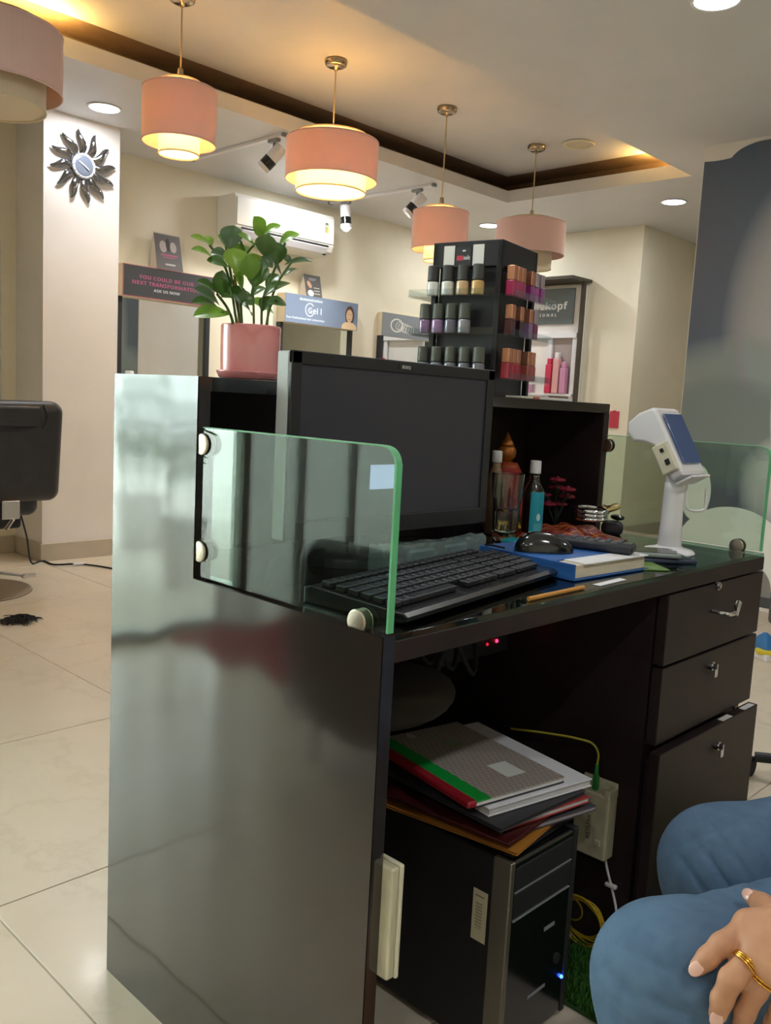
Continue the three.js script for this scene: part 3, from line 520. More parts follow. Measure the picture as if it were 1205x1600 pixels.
// ================================================================ RECEPTION DESK
const DL = 1.168, DD = 0.642, DR = 0.40, DH = 0.76, RH = 1.061, TK = 0.022;     // length, depth, riser depth line, heights
const desk = thing('reception_desk', 'dark glossy reception desk with raised back counter and green glass screens', 'desk', [0, 0, 0]);
{
  // end panels with the stepped outline; rounded a little at the edges
  const prof = (zf, h) => [[zf, 0], [DD, 0], [DD, RH - TK], [DR, RH - TK], [DR, h], [zf, h]];
  const profL = [[0, 0], [DD, 0], [DD, RH], [DR, RH], [DR, DH], [0, DH]];
  const endL = extrude(profL, TK - 0.0016).rotateY(PI / 2).translate(0.0016, 0, 0);                  // shape x -> -z
  mesh('end_panel', uvMetres(endL, 1.1), M.gloss, desk).userData.label = 'glossy dark end panel that mirrors the patio door';
  // its outer laminate skin, very slightly wavy as glued laminate is
  const wave = (y, z) => 0.0005 * (0.55 * Math.sin(z * 21 + 1.3 * Math.sin(y * 3.1)) + 0.35 * Math.sin(z * 47 + y * 2.2 + 0.6) + 0.25 * Math.sin(y * 9 + z * 5) + 0.15 * Math.sin(y * 23 - z * 31));
  const skin = (z0, z1, y0, y1, n, m) => { const g = new THREE.PlaneGeometry(1, 1, n, m), p = g.attributes.position, nn = g.attributes.normal, e = 1e-4; for (let i = 0; i < p.count; i++) { const z = z0 + (p.getX(i) + 0.5) * (z1 - z0), y = y0 + (p.getY(i) + 0.5) * (y1 - y0); p.setXYZ(i, -0.0004 + 0.3 * wave(y, z), y, z); const v = V(-1, (wave(y + e, z) - wave(y - e, z)) / (2 * e), (wave(y, z + e) - wave(y, z - e)) / (2 * e)).normalize(); nn.setXYZ(i, v.x, v.y, v.z); } return g; };
  mesh('laminate_skin', uvMetres(merge([skin(-DD, 0, 0, DH, 60, 60), skin(-DD, -DR, DH, RH, 24, 30)]), 1.1), M.gloss, desk);
  const endR = extrude(prof(0.022, DH - 0.008), TK, 0.0012).rotateY(PI / 2).translate(DL - TK, 0, 0);
  mesh('end_panel', uvMetres(endR, 1.1), M.laminate, desk);
  mesh('back_panel', uvMetres(span(TK, DL - TK, 0, RH - TK, -DD, -DD + 0.018), 1), M.laminate, desk);
  mesh('counter_top', uvMetres(rspan(TK, DL, RH - TK, RH, -DD, -DR, 0.0015), 1), M.blackGloss, desk).userData.label = 'black raised counter top';
  mesh('desk_top', uvMetres(rspan(TK + 0.001, DL, DH - 0.036, DH - 0.008, -DD + 0.018, 0, 0.0015), 1), M.laminate, desk);
  const gt = mesh('glass_top', rspan(TK + 0.003, DL - 0.002, DH - 0.008, DH, -DD + 0.02, -0.001, 0.001), phy({ color: '#b4d6c8', roughness: 0.02, transmission: 1, thickness: 0, ior: 1.52 }), desk); gt.userData.label = 'green tinted glass sheet on the desk top';
  mesh('kick_board', span(TK, 0.72, 0, 0.06, -DD + 0.018, -DD + 0.045), M.laminate, desk);
  // drawer pedestal
  mesh('pedestal', uvMetres(span(0.738, DL - TK, 0, DH - 0.036, -DD + 0.02, -0.024), 1), M.laminate, desk);
  const fronts = [[0.738, DL + 0.002, 0.588, DH - 0.040, 0], [0.738, DL + 0.002, 0.437, 0.583, 0], [0.722, DL + 0.002, 0.015, 0.430, 0.018]];
  fronts.forEach(([x0, x1, y0, y1, z], k) => {
    const d = mesh('drawer', uvMetres(rspan(x0, x1, y0, y1, z - 0.021, z, 0.002), 1), M.laminate, desk);
    if (k === 2) mesh('drawer_box', span(x0 + 0.03, x1 - 0.03, y0 + 0.02, y1 - 0.03, -0.023, z - 0.021), M.laminate, d);
    const lx = [0.935, 0.945, 0.970][k], ly = [0.712, 0.549, 0.383][k];
    mesh('lock', [cyl(0.0085, 0.0085, 0.006, 0, 0, 0, 24).rotateX(PI / 2).translate(lx, ly + 0.004, z + 0.003), cyl(0.0055, 0.0055, 0.008, 0, 0, 0, 20).rotateX(PI / 2).translate(lx, ly + 0.004, z + 0.005)], M.chrome, d);
    if (k > 0) mesh('key', [box(0.004, 0.012, 0.008, lx, ly + 0.004, z + 0.011), rbox(0.013, 0.017, 0.003, 0.001, lx + 0.001, ly - 0.009, z + 0.012)], M.chrome, d);
    if (k === 0) mesh('handle', [tube([[0.925, 0.667, z + 0.001], [0.926, 0.666, z + 0.022], [0.94, 0.664, z + 0.03], [0.965, 0.663, z + 0.03]], 0.0045, 24), rbox(0.012, 0.030, 0.010, 0.002).rotateZ(-0.45).translate(0.972, 0.672, z + 0.03)], M.chrome, d);
    if (k === 2) mesh('tape', [box(0.045, 0.0012, 0.012, 1.02, y1 + 0.0007, z - 0.008), box(0.05, 0.0012, 0.012, 1.13, y1 + 0.0007, z - 0.008)], M.paper, d);
  });
  // glass screens standing on the end panels, held by round clips
  const screen = (x, zf, label) => {
    const s = new THREE.Group(); s.name = 'glass_screen'; s.position.x = x; desk.add(s); s.userData.label = label;
    const y0 = DH + 0.004, y1 = 0.987, z0 = DR - 0.006, z1 = zf, r = 0.028, sh = new THREE.Shape();
    sh.moveTo(z0, y0); sh.lineTo(z0, y1); sh.lineTo(z1 + r, y1); sh.quadraticCurveTo(z1, y1, z1, y1 - r); sh.lineTo(z1, y0); sh.closePath();
    mesh('pane', new THREE.ExtrudeGeometry(sh, { depth: 0.009, bevelEnabled: false, curveSegments: 14 }).rotateY(PI / 2), M.glassPane, s);
    // polished edge band along the top and the free front edge
    const et = 0.0012, ef = 0.0030, band = new THREE.Shape();
    band.moveTo(z0, y1 + 0.0003); band.lineTo(z1 + r, y1 + 0.0003); band.quadraticCurveTo(z1 - 0.0003, y1 + 0.0003, z1 - 0.0003, y1 - r); band.lineTo(z1 - 0.0003, y0);
    band.lineTo(z1 + ef, y0); band.lineTo(z1 + ef, y1 - r); band.quadraticCurveTo(z1 + ef, y1 - et, z1 + r, y1 - et); band.lineTo(z0, y1 - et); band.closePath();
    mesh('polished_edge', new THREE.ExtrudeGeometry(band, { depth: 0.0098, bevelEnabled: false, curveSegments: 14 }).rotateY(PI / 2).translate(-0.0004, 0, 0), M.glassEdge, s);
    for (const [z, y] of [[-z0 + 0.002, 0.962], [-z0 + 0.002, 0.802], [-zf - 0.052, y0 + 0.004]]) mesh('clip', [lathe([[0, 0.004], [0.0145, 0.004], [0.016, 0.002], [0.016, 0], [0, 0]], 32).rotateZ(PI / 2).translate(-0.0004, y, z), lathe([[0, 0.004], [0.0145, 0.004], [0.016, 0.002], [0.016, 0], [0, 0]], 32).rotateZ(-PI / 2).translate(0.0096, y, z)], M.brushed, s);
  };
  screen(0.006, -0.002, 'glass screen at the desk end nearest the patio door');
  screen(DL - 0.015, 0.004, 'glass screen at the desk end nearest the poster');
}

// ================================================================ POTTED PLANT ON THE COUNTER
{
  const px0 = 0.186, pz0 = -0.525;
  const o = thing('potted_plant', 'leafy green plant in a pink marbled pot with saucer on the counter', 'potted plant', [px0, RH, pz0]);
  const marble = gridTex(256, (i, x, y) => { const v = NA[i], w = NB[(i * 3) % NB.length], l = Math.pow(1 - Math.min(1, Math.abs(NC[i] - 0.5) * 9), 3); return mixc(mixc([222, 128, 132], [240, 166, 164], v), [204, 100, 110], l * 0.7 * w); }, true);
  const glaze = phy({ map: marble, roughness: 0.22, clearcoat: 0.7, clearcoatRoughness: 0.08 });
  mesh('saucer', lathe([[0, 0.002], [0.044, 0.002], [0.052, 0.004], [0.0562, 0.013], [0.057, 0.0155], [0.055, 0.0155], [0.050, 0.008], [0, 0.007]], 56), glaze, o);
  mesh('pot', lathe([[0, 0.008], [0.0465, 0.008], [0.0492, 0.012], [0.0502, 0.05], [0.0505, 0.090], [0.0495, 0.0925], [0.0465, 0.092], [0.0455, 0.082], [0, 0.080]], 64), glaze, o);
  mesh('soil', lathe([[0, 0.086], [0.03, 0.085], [0.0455, 0.083], [0.0455, 0.079], [0, 0.079]], 32), std({ color: '#3a2b20', roughness: 1, bumpMap: fineBump, bumpScale: 0.004 }), o);
  mesh('pebble', Array.from({ length: 14 }, () => { const a = rr(0, 6.28), r = rr(0.0, 0.038); return new THREE.IcosahedronGeometry(rr(0.004, 0.008), 1).scale(1, 0.7, 1).translate(Math.cos(a) * r, 0.0885, Math.sin(a) * r); }), std({ color: '#d9d6cc', roughness: 0.6 }), o);
  const stemM = std({ color: '#4f6a2c', roughness: 0.6 }), barkM = std({ color: '#b07a4a', roughness: 0.8 });
  const leafCols = [[92, 132, 40], [112, 156, 46], [70, 106, 42], [136, 172, 58], [76, 108, 66]];
  const leafM = leafCols.map((c, k) => phy({ color: new THREE.Color(c[0] / 255, c[1] / 255, c[2] / 255).convertSRGBToLinear(), roughness: 0.34, transmission: 0.22, thickness: 0, side: THREE.DoubleSide, clearcoat: 0.25, clearcoatRoughness: 0.25 }));
  function leafGeo(L, W, bend) {
    const N = 12, K = 6, pos = [], idx = [];
    for (let i = 0; i <= N; i++) for (let j = 0; j <= K; j++) {
      const t = i / N, s = j / K * 2 - 1;
      const wd = W * 0.5 * Math.pow(Math.sin(PI * Math.pow(t, 1.18)), 0.72) * (t < 0.06 ? 0.3 : 1) + 0.0008;
      pos.push(s * wd, bend * Math.sin(PI * t) * L + Math.abs(s) * wd * 0.28, t * L);
    }
    for (let i = 0; i < N; i++) for (let j = 0; j < K; j++) { const a = i * (K + 1) + j; idx.push(a, a + K + 1, a + 1, a + 1, a + K + 1, a + K + 2); }
    const g = new THREE.BufferGeometry(); g.setAttribute('position', new THREE.Float32BufferAttribute(pos, 3)); g.setIndex(idx); g.computeVertexNormals();
    return g;
  }
  const Z = (x, y, dz) => { const p = hit(180 + x / 3.0125, 320 + y / 3.0125, 'z', pz0 + dz); return p.sub(V(px0, RH, pz0)); };
  // stems: from the soil to a crown point (in crop pixels), then leaves along them
  const stems = [[[585, 560], [575, 420], [560, 330]], [[600, 560], [590, 400], [600, 260], [690, 150]], [[655, 562], [650, 440], [640, 300], [590, 170]], [[690, 565], [695, 450], [740, 330], [800, 180]], [[715, 565], [725, 480], [770, 360], [830, 270]], [[570, 555], [530, 490], [480, 420]], [[580, 555], [520, 300], [445, 190]], [[705, 565], [735, 470], [760, 450]], [[560, 550], [540, 512], [500, 505]], [[600, 556], [545, 330], [520, 190]]];
  stems.forEach((s, k) => { const dz = [0.0, 0.02, -0.02, 0.0, 0.03, 0.02, -0.015, 0.035, 0.03, 0.01][k]; mesh('stem', tube(s.map(([x, y], i) => { const p = Z(x, y, dz * (0.3 + 0.7 * i / (s.length - 1))); if (i === 0) { p.y = 0.081; } return p; }), 0.0022, 24, 6), k < 2 && k === 0 ? barkM : stemM, o); });
  // base x, base y, tip x, tip y, width (crop px), tone, depth, bend
  const L = [[690, 152, 652, 55, 58, 1, 0.0, 0.06], [695, 142, 778, 95, 32, 1, -0.02, 0.1], [775, 185, 866, 136, 40, 1, 0.0, 0.12], [700, 240, 722, 138, 72, 2, 0.02, 0.05], [768, 278, 758, 175, 66, 2, 0.0, 0.05], [668, 218, 578, 140, 44, 1, 0.02, 0.08], [535, 210, 562, 98, 74, 4, -0.02, 0.08], [452, 198, 428, 146, 30, 3, -0.02, 0.1], [442, 186, 354, 149, 26, 3, 0.0, 0.1], [458, 252, 358, 210, 42, 1, 0.02, 0.1], [514, 190, 482, 142, 36, 1, -0.03, 0.1], [532, 292, 430, 262, 44, 2, 0.03, 0.1], [535, 252, 450, 228, 50, 4, 0.0, 0.1], [575, 318, 556, 203, 84, 3, 0.03, 0.05], [640, 352, 622, 238, 66, 1, 0.035, 0.05], [650, 388, 694, 262, 82, 2, 0.03, 0.05], [503, 430, 506, 308, 56, 2, 0.0, 0.06], [782, 332, 690, 222, 34, 4, -0.02, 0.08], [798, 335, 860, 302, 24, 2, 0.0, 0.1], [798, 282, 926, 266, 22, 4, -0.03, 0.1], [700, 432, 822, 368, 50, 2, 0.02, 0.08], [640, 432, 704, 388, 40, 2, 0.0, 0.1], [712, 462, 804, 466, 44, 2, 0.03, 0.08], [745, 512, 638, 452, 62, 1, -0.02, 0.06], [492, 432, 384, 362, 62, 2, 0.0, 0.08], [492, 478, 372, 396, 52, 4, 0.035, 0.08], [540, 514, 368, 526, 62, 1, 0.03, 0.07], [486, 484, 362, 462, 50, 2, -0.01, 0.08], [572, 452, 500, 436, 40, 2, 0.02, 0.08], [622, 246, 596, 196, 40, 3, -0.02, 0.1], [742, 296, 682, 246, 40, 4, 0.01, 0.1], [545, 440, 534, 340, 46, 2, -0.02, 0.06], [832, 275, 788, 242, 26, 4, -0.02, 0.1], [622, 480, 590, 400, 48, 4, 0.0, 0.06], [680, 330, 628, 300, 44, 3, -0.03, 0.1], [655, 470, 600, 440, 40, 2, 0.02, 0.1], [600, 400, 560, 330, 60, 1, 0.01, 0.06], [690, 200, 660, 170, 30, 1, -0.03, 0.1], [600, 470, 556, 380, 52, 2, 0.015, 0.06], [662, 304, 640, 228, 58, 3, 0.0, 0.06], [542, 384, 468, 330, 48, 2, -0.015, 0.08], [708, 384, 772, 330, 42, 2, -0.02, 0.08], [642, 522, 598, 470, 46, 4, 0.02, 0.08], [690, 504, 732, 430, 48, 2, 0.0, 0.08], [562, 254, 604, 188, 50, 1, -0.03, 0.08], [602, 334, 570, 268, 62, 3, 0.02, 0.06]];
  for (const [bx, by, tx, ty, w, tone, dz, bend] of L) {
    const b = Z(bx, by, dz), t = Z(tx, ty, dz + rr(-0.012, 0.012)), f = t.clone().sub(b), len = f.length(); f.normalize();
    const toCam = EYE.clone().sub(V(px0, RH, pz0)).sub(b).normalize();
    let n = toCam.clone().multiplyScalar(0.75).add(V(0, 0.75, 0)).add(V(rr(-0.3, 0.3), 0, rr(-0.3, 0.3))); n.addScaledVector(f, -n.dot(f)).normalize();
    const x = n.clone().cross(f);
    const m = mesh('leaf', leafGeo(len, w / 3.0125 * 0.00125 * 1.2, bend), leafM[tone], o);
    m.quaternion.setFromRotationMatrix(new THREE.Matrix4().makeBasis(x, n, f)); m.position.copy(b);
  }
}

// ================================================================ MONITOR
{
  const x0 = 0.093, x1 = 0.577, y0 = 0.822, y1 = 1.106, zf = -0.30, cx = (x0 + x1) / 2;
  const o = thing('computer_monitor', 'black widescreen monitor on a short stand facing the seated person', 'monitor', [cx, DH, zf]);
  const w = x1 - x0, h0 = y0 - DH, h1 = y1 - DH, bz = 0.020;
  const bez = std({ color: '#202225', roughness: 0.42 });
  mesh('bezel', [rspan(-w / 2, w / 2, h1 - bz, h1, -0.008, 0, 0.002), rspan(-w / 2, w / 2, h0, h0 + 0.030, -0.008, 0, 0.002), rspan(-w / 2, -w / 2 + bz, h0, h1, -0.008, 0, 0.002), rspan(w / 2 - bz, w / 2, h0, h1, -0.008, 0, 0.002)], bez, o);
  mesh('rear_shell', [rspan(-w / 2 + 0.0005, w / 2 - 0.0005, h0 + 0.001, h1 - 0.001, -0.036, -0.008, 0.003), rspan(-w / 2 + 0.08, w / 2 - 0.08, h0 + 0.05, h1 - 0.05, -0.06, -0.03, 0.012)], std({ color: '#b4b7b9', roughness: 0.4 }), o);
  const sx0 = -w / 2 + bz, sx1 = w / 2 - bz, sy0 = h0 + 0.030, sy1 = h1 - bz;
  mesh('screen', box(sx1 - sx0, sy1 - sy0, 0.002, 0, (sy0 + sy1) / 2, -0.005), phy({ color: '#2b2c30', roughness: 0.32, emissive: '#2a2d3c', emissiveIntensity: 0.12 }), o);
  // small lit pop-up window on the otherwise dark screen
  const wp = hit(628, 744, 'z', zf - 0.0035), wx = wp.x - cx, wy = wp.y - DH;
  const pw = mesh('popup_window', box(0.075, 0.040, 0.0008, wx - 0.0375, wy, -0.0036), std({ color: '#a9b4d8', emissive: '#b4c0ee', emissiveIntensity: 0.45, roughness: 0.4 }), o); pw.userData.label = 'lit pale blue pop-up on the dark screen';
  mesh('brand_mark', fitUV(box(0.036, 0.008, 0.0008, 0.0, h1 - bz / 2, 0.0006), 'x', 'y'), std({ map: canvasTex(128, 32, (c, a, b) => { c.fillStyle = '#202225'; c.fillRect(0, 0, a, b); c.fillStyle = '#c8cacc'; c.font = 'bold 28px sans-serif'; c.textAlign = 'center'; c.fillText('BENQ', a / 2, 26); }), roughness: 0.5 }), o);
  mesh('stand_neck', rspan(-0.035, 0.035, 0.012, h0 + 0.06, -0.085, -0.055, 0.006), M.darkPlastic, o);
  mesh('stand_foot', extrude(Array.from({ length: 28 }, (_, k) => [Math.cos(k / 28 * 2 * PI) * 0.11, Math.sin(k / 28 * 2 * PI) * 0.07]), 0.012, 0.003).rotateX(-PI / 2).translate(0, 0.001, -0.078), M.darkPlastic, o);
}
// crinkled clear plastic tray with foil packets under the monitor
{
  const o = thing('plastic_tray', 'clear crinkled plastic tray with foil packets under the monitor', 'tray', [0.40, DH, -0.281], 0.0);
  const g = new THREE.BoxGeometry(0.27, 0.045, 0.030, 36, 8, 6).translate(0, 0.0235, 0); const p = g.attributes.position, rg = mulberry(5);
  for (let i = 0; i < p.count; i++) { const x = p.getX(i), y = p.getY(i), z = p.getZ(i); const n = NB[((Math.floor(x * 700) & 255) * 256 + (Math.floor((y + z) * 900) & 255))] - 0.5; p.setXYZ(i, x + 0.004 * n, Math.max(0.001, y * (1 + 0.4 * n)), z + 0.014 * n * (z > 0 ? 1 : 0.4)); }
  g.computeVertexNormals();
  mesh('tray', g, phy({ color: '#c9dcdc', roughness: 0.08, transmission: 0.75, thickness: 0, ior: 1.5, side: THREE.DoubleSide }), o);
  mesh('foil_packet', [rbox(0.06, 0.028, 0.014, 0.006, 0.07, 0.018, 0.0).rotateZ(0.05), rbox(0.07, 0.03, 0.014, 0.008, -0.02, 0.018, -0.002)], std({ color: '#8fa3a6', roughness: 0.25, metalness: 0.4 }), o);
}
tag(mesh('mouse_cable', tube([hit(614, 842, 'y', DH + 0.028), hit(660, 838, 'y', DH + 0.034), hit(705, 850, 'y', DH + 0.026), hit(735, 851, 'y', DH + 0.006), hit(768, 852, 'y', DH + 0.036), hit(788, 856, 'y', DH + 0.04)], 0.0018, 50, 6), M.rubber), 'thin black cable running to the mouse', 'cable');

// ================================================================ NAIL POLISH DISPLAY
{
  const th = 10.7 * PI / 180;                                     // turned a little on the counter
  const o = thing('polish_display', 'black nail polish display tower with clear acrylic shelves on the counter', 'display stand', [0.751, RH, -0.436], th);
  // local x runs along the face toward the right (away), local z = -depth along the other face
  const W = 0.175, D = 0.165, H = 0.318, bm = std({ color: '#1c1c20', roughness: 0.35 });
  mesh('tower', rspan(0.012, W - 0.012, 0.004, H - 0.002, -D + 0.012, -0.012, 0.002), std({ color: '#33373a', roughness: 0.4 }), o);
  mesh('side_post', [rspan(0, 0.012, 0.004, H, -0.012, 0, 0.001), rspan(W - 0.012, W, 0.004, H, -0.012, 0, 0.001), rspan(0, 0.012, 0.004, H, -D, -D + 0.012, 0.001), rspan(W - 0.012, W, 0.004, H, -D, -D + 0.012, 0.001)], bm, o);
  mesh('top_cover', [rspan(0, W, H - 0.050, H + 0.002, -0.013, 0.0, 0.001), rspan(0.0, 0.013, H - 0.050, H + 0.002, -D, -0.013, 0.001), rspan(W - 0.013, W, H - 0.050, H + 0.002, -D, -0.013, 0.001), rspan(0, W, H, H + 0.003, -D, 0, 0.001)], bm, o);
  mesh('base', rspan(-0.004, W + 0.004, 0, 0.006, -D - 0.004, 0.004, 0.001), bm, o);
  const card = std({ color: '#d9d6d0', roughness: 0.6 });
  for (const z of [-0.055, -0.125]) mesh('price_card', box(0.001, 0.042, 0.026, -0.0007, H - 0.026, z - 0.0), card, o);
  mesh('header_print', fitUV(box(0.001, 0.04, 0.036, -0.0007, H - 0.03, -0.090), 'z', 'y'), std({ map: canvasTex(96, 64, (c, w, h) => { c.fillStyle = '#2b2b2e'; c.fillRect(0, 0, w, h); c.fillStyle = '#c23548'; c.fillRect(4, 26, 42, 16); c.fillStyle = '#e6e6e6'; c.font = 'bold 18px sans-serif'; c.fillText('nails', 48, 40); c.fillRect(40, 8, 20, 5); }), roughness: 0.4 }), o);
  // clear acrylic trays around the tower
  const S = 0.036;
  const trays = [0.034, 0.124, 0.203];
  for (const y of trays) {
    const t = mesh('acrylic_shelf', [span(-S, W + S, y, y + 0.003, -D - S, S)], M.clear, o);
    mesh('shelf_lip', [span(-S, -S + 0.002, y + 0.003, y + 0.016, -D - S, S - 0.03), span(0.0, W + S, y + 0.003, y + 0.016, S - 0.002, S), span(W + S - 0.002, W + S, y + 0.003, y + 0.016, -D - S, S - 0.004), span(-S + 0.004, W + S - 0.004, y + 0.003, y + 0.016, -D - S, -D - S + 0.002)], M.clear, t);
  }
  o.updateMatrixWorld(true);
  // bottles
  const bodyG = lathe([[0, 0], [0.0115, 0], [0.0132, 0.002], [0.0135, 0.004], [0.0135, 0.026], [0.0125, 0.029], [0.008, 0.030], [0, 0.030]], 24);
  const capG = lathe([[0, 0.030], [0.0120, 0.030], [0.0126, 0.032], [0.0122, 0.060], [0.0110, 0.0625], [0, 0.0625]], 24);
  const bodyS = rbox(0.0195, 0.034, 0.0195, 0.003, 0, 0.017, 0, 2), capS = rbox(0.0175, 0.030, 0.0175, 0.002, 0, 0.049, 0, 2);
  const polish = (c) => phy({ color: c, roughness: 0.12, clearcoat: 0.8, clearcoatRoughness: 0.04 });
  const rose = std({ color: '#d99a7c', roughness: 0.28, metalness: 0.75 }), soft = std({ color: '#3c3c3c', roughness: 0.5 }), softGrey = std({ color: '#55584f', roughness: 0.45 }), lilac = std({ color: '#b9a7b0', metalness: 0.4, roughness: 0.3 });
  const add = (lx, ly, lz, round, col, cap, what, tier, face) => {
    const p = V(lx, ly, lz).applyMatrix4(o.matrixWorld);
    const b = thing('nail_polish_bottle', what + ' on the ' + tier + ' shelf, ' + face, 'nail polish', [p.x, p.y, p.z], th, 'nail polish bottles on the display');
    mesh('bottle', round ? bodyG : bodyS, polish(col), b); mesh('cap', round ? capG : capS, cap, b);
  };
  const fL = 'window facing side', fR = 'customer facing side';
  // left face (local -x side), tiers top to bottom
  [['#e4e2dc', 'white nail polish with black cap'], ['#dcdcd8', 'pearl white nail polish with black cap'], ['#d8b690', 'beige nail polish with black cap'], ['#cfa869', 'gold beige nail polish with black cap']].forEach(([c, w], k) => add(-S / 2 - 0.001, trays[2] + 0.0035, -0.150 + k * 0.036, true, c, soft, w, 'top', fL));
  [['#8a6a92', 'violet nail polish with grey cap'], ['#9b7aa4', 'lilac nail polish with grey cap'], ['#6f6a7e', 'slate violet nail polish with grey cap'], ['#8d8a94', 'silver grey nail polish with grey cap']].forEach(([c, w], k) => add(-S / 2 - 0.001, trays[1] + 0.0035, -0.165 + k * 0.032, true, c, softGrey, w, 'middle', fL));
  ['#6d7a86', '#707684', '#7a7f86', '#6a6f7c', '#77727f'].forEach((c, k) => add(-S / 2 - 0.001, trays[0] + 0.0035, -0.165 + k * 0.034, true, c, softGrey, 'steel grey nail polish with grey cap', 'bottom', fL));
  // right face (local +z side)
  [['#a81f56', 0.012, rose], ['#b02060', 0.033, rose], ['#9e1c52', 0.054, rose], ['#8f2a7c', 0.100, rose], ['#9a2f86', 0.123, lilac], ['#8a2a80', 0.152, lilac]].forEach(([c, x, cap], k) => add(x + 0.008, trays[2] + 0.0035, S / 2 - 0.002, false, c, cap, k < 3 ? 'magenta nail polish with rose gold cap' : k === 3 ? 'purple nail polish with rose gold cap' : 'purple nail polish with silver lilac cap', 'top', fR));
  [['#4a1f28', 0.024, rose], ['#3a1f2c', 0.066, rose], ['#8d6a96', 0.112, rose], ['#7c2352', 0.138, lilac]].forEach(([c, x, cap], k) => add(x, trays[1] + 0.0035, S / 2 - 0.002, false, c, cap, ['maroon nail polish with rose gold cap', 'near black plum nail polish with rose gold cap', 'mauve nail polish with rose gold cap', 'plum nail polish with lilac cap'][k], 'middle', fR));
  [['#a81e34', 0.022], ['#b22438', 0.043], ['#a01a32', 0.064], ['#a8554c', 0.118], ['#b05c54', 0.140]].forEach(([c, x], k) => add(x, trays[0] + 0.0035, S / 2 - 0.002, false, c, rose, k < 3 ? 'red nail polish with rose gold cap' : 'terracotta nail polish with rose gold cap', 'bottom', fR));
}
// leaflets lying on the counter beside the display
[['#e6e2d4', 0.80, -0.43, 0.1, 'cream'], ['#d0604e', 0.845, -0.44, 0.35, 'coral'], ['#e8e6e2', 0.93, -0.445, -0.15, 'white']].forEach(([c, x, z, a, n], k) => {
  const m = mesh('leaflet', rbox(k === 2 ? 0.10 : 0.05, 0.004 + k * 0.001, 0.05, 0.0008, 0, 0.0025, 0, 1), std({ color: c, roughness: 0.6 })); m.position.set(x + 0.03, RH, z + 0.0); m.rotation.y = a;
  tag(m, n + ' leaflet lying on the counter edge below the polish display', 'leaflet');
});

// ================================================================ THINGS ON THE DESK TOP
// keyboard
{
  const ang = 0.162, o = thing('keyboard', 'black full size keyboard with a glossy front edge on the desk', 'keyboard', [0.273, DH, -0.138], ang);
  const prof = [[-0.085, 0.002], [0.075, 0.002], [0.084, 0.006], [0.085, 0.012], [0.078, 0.016], [0.062, 0.0165], [-0.075, 0.027], [-0.085, 0.024]];
  mesh('case', extrude(prof, 0.455, 0.002).rotateY(-PI / 2).translate(0.2275, 0, 0), phy({ color: '#17191d', roughness: 0.25, clearcoat: 0.6, clearcoatRoughness: 0.1 }), o);
  // extrude x maps to +z after the turn
  const km = std({ color: '#222429', roughness: 0.38 }), key = rbox(0.0165, 0.008, 0.0160, 0.002, 0, 0.004, 0, 2), wide = rbox(0.036, 0.008, 0.0160, 0.002, 0, 0.004, 0, 2), barK = rbox(0.108, 0.008, 0.0160, 0.002, 0, 0.004, 0, 2);
  const rowY = (z) => 0.0168 + (0.062 - z) / 0.137 * 0.0105;
  for (let r = 0; r < 6; r++) {
    const z = 0.050 - r * 0.0205 - (r === 5 ? 0.004 : 0);
    let x = -0.218;
    for (let k = 0; k < 22; k++) {
      if (r === 0 && k >= 3 && k <= 9) { if (k === 3) { const m = mesh('key', barK, km, o); m.position.set(x + 0.046, rowY(z), z); m.rotation.x = 0.076; } x += 0.0187; continue; }
      if ((k === 15 || k === 18) && r < 5) x += 0.006;
      if (x > 0.218) break;
      const g = (k === 0 && r > 0 && r < 5) || (k === 13 && r > 0 && r < 4) ? wide : key;
      const m = mesh('key', g, km, o); const half = g === wide ? 0.018 : 0.00835;
      m.position.set(x + half, rowY(z), z); m.rotation.x = 0.076; x += half * 2 + 0.002;
    }
  }
}
// blue planner with cream page block, seen from its fore edge
const planner = thing('planner_book', 'thick blue planner with cream pages lying beside the keyboard', 'book', [0.628, DH, -0.155], -0.06);
{
  const blue = std({ map: tintTex([34, 88, 158], [48, 108, 180]), roughness: 0.5 });
  mesh('back_cover', rspan(-0.112, 0.112, 0.001, 0.004, -0.105, 0.105, 0.001), blue, planner);
  mesh('page_block', rspan(-0.107, 0.105, 0.004, 0.026, -0.1, 0.1, 0.001), M.pages, planner);
  mesh('front_cover', rspan(-0.112, 0.112, 0.026, 0.029, -0.105, 0.06, 0.001), blue, planner);
  mesh('loose_page', rspan(-0.085, 0.108, 0.0262, 0.0285, 0.0605, 0.106, 0.0005), M.paper, planner);
  mesh('spine', rspan(-0.115, -0.111, 0.001, 0.029, -0.105, 0.105, 0.0015), blue, planner);
}
{ const c = hit(893, 893, 'y', DH + 0.012);
  const o = thing('cork_tag', 'small tan cork tag with a white string at the planner corner', 'tag', [c.x, DH, c.z], 0.4);
  mesh('tag_body', lathe([[0, 0], [0.016, 0.0], [0.018, 0.004], [0.017, 0.010], [0.012, 0.014], [0, 0.015]], 20).scale(1, 1, 0.75), std({ map: tintTex([176, 130, 70], [204, 160, 96], NB), roughness: 0.8 }), o);
  mesh('string', tube([[0.01, 0.012, 0.004], [0.02, 0.008, 0.014], [0.026, 0.002, 0.022], [0.034, 0.0015, 0.026], [0.042, 0.0015, 0.03]], 0.0012, 30, 6), M.paper, o);
}
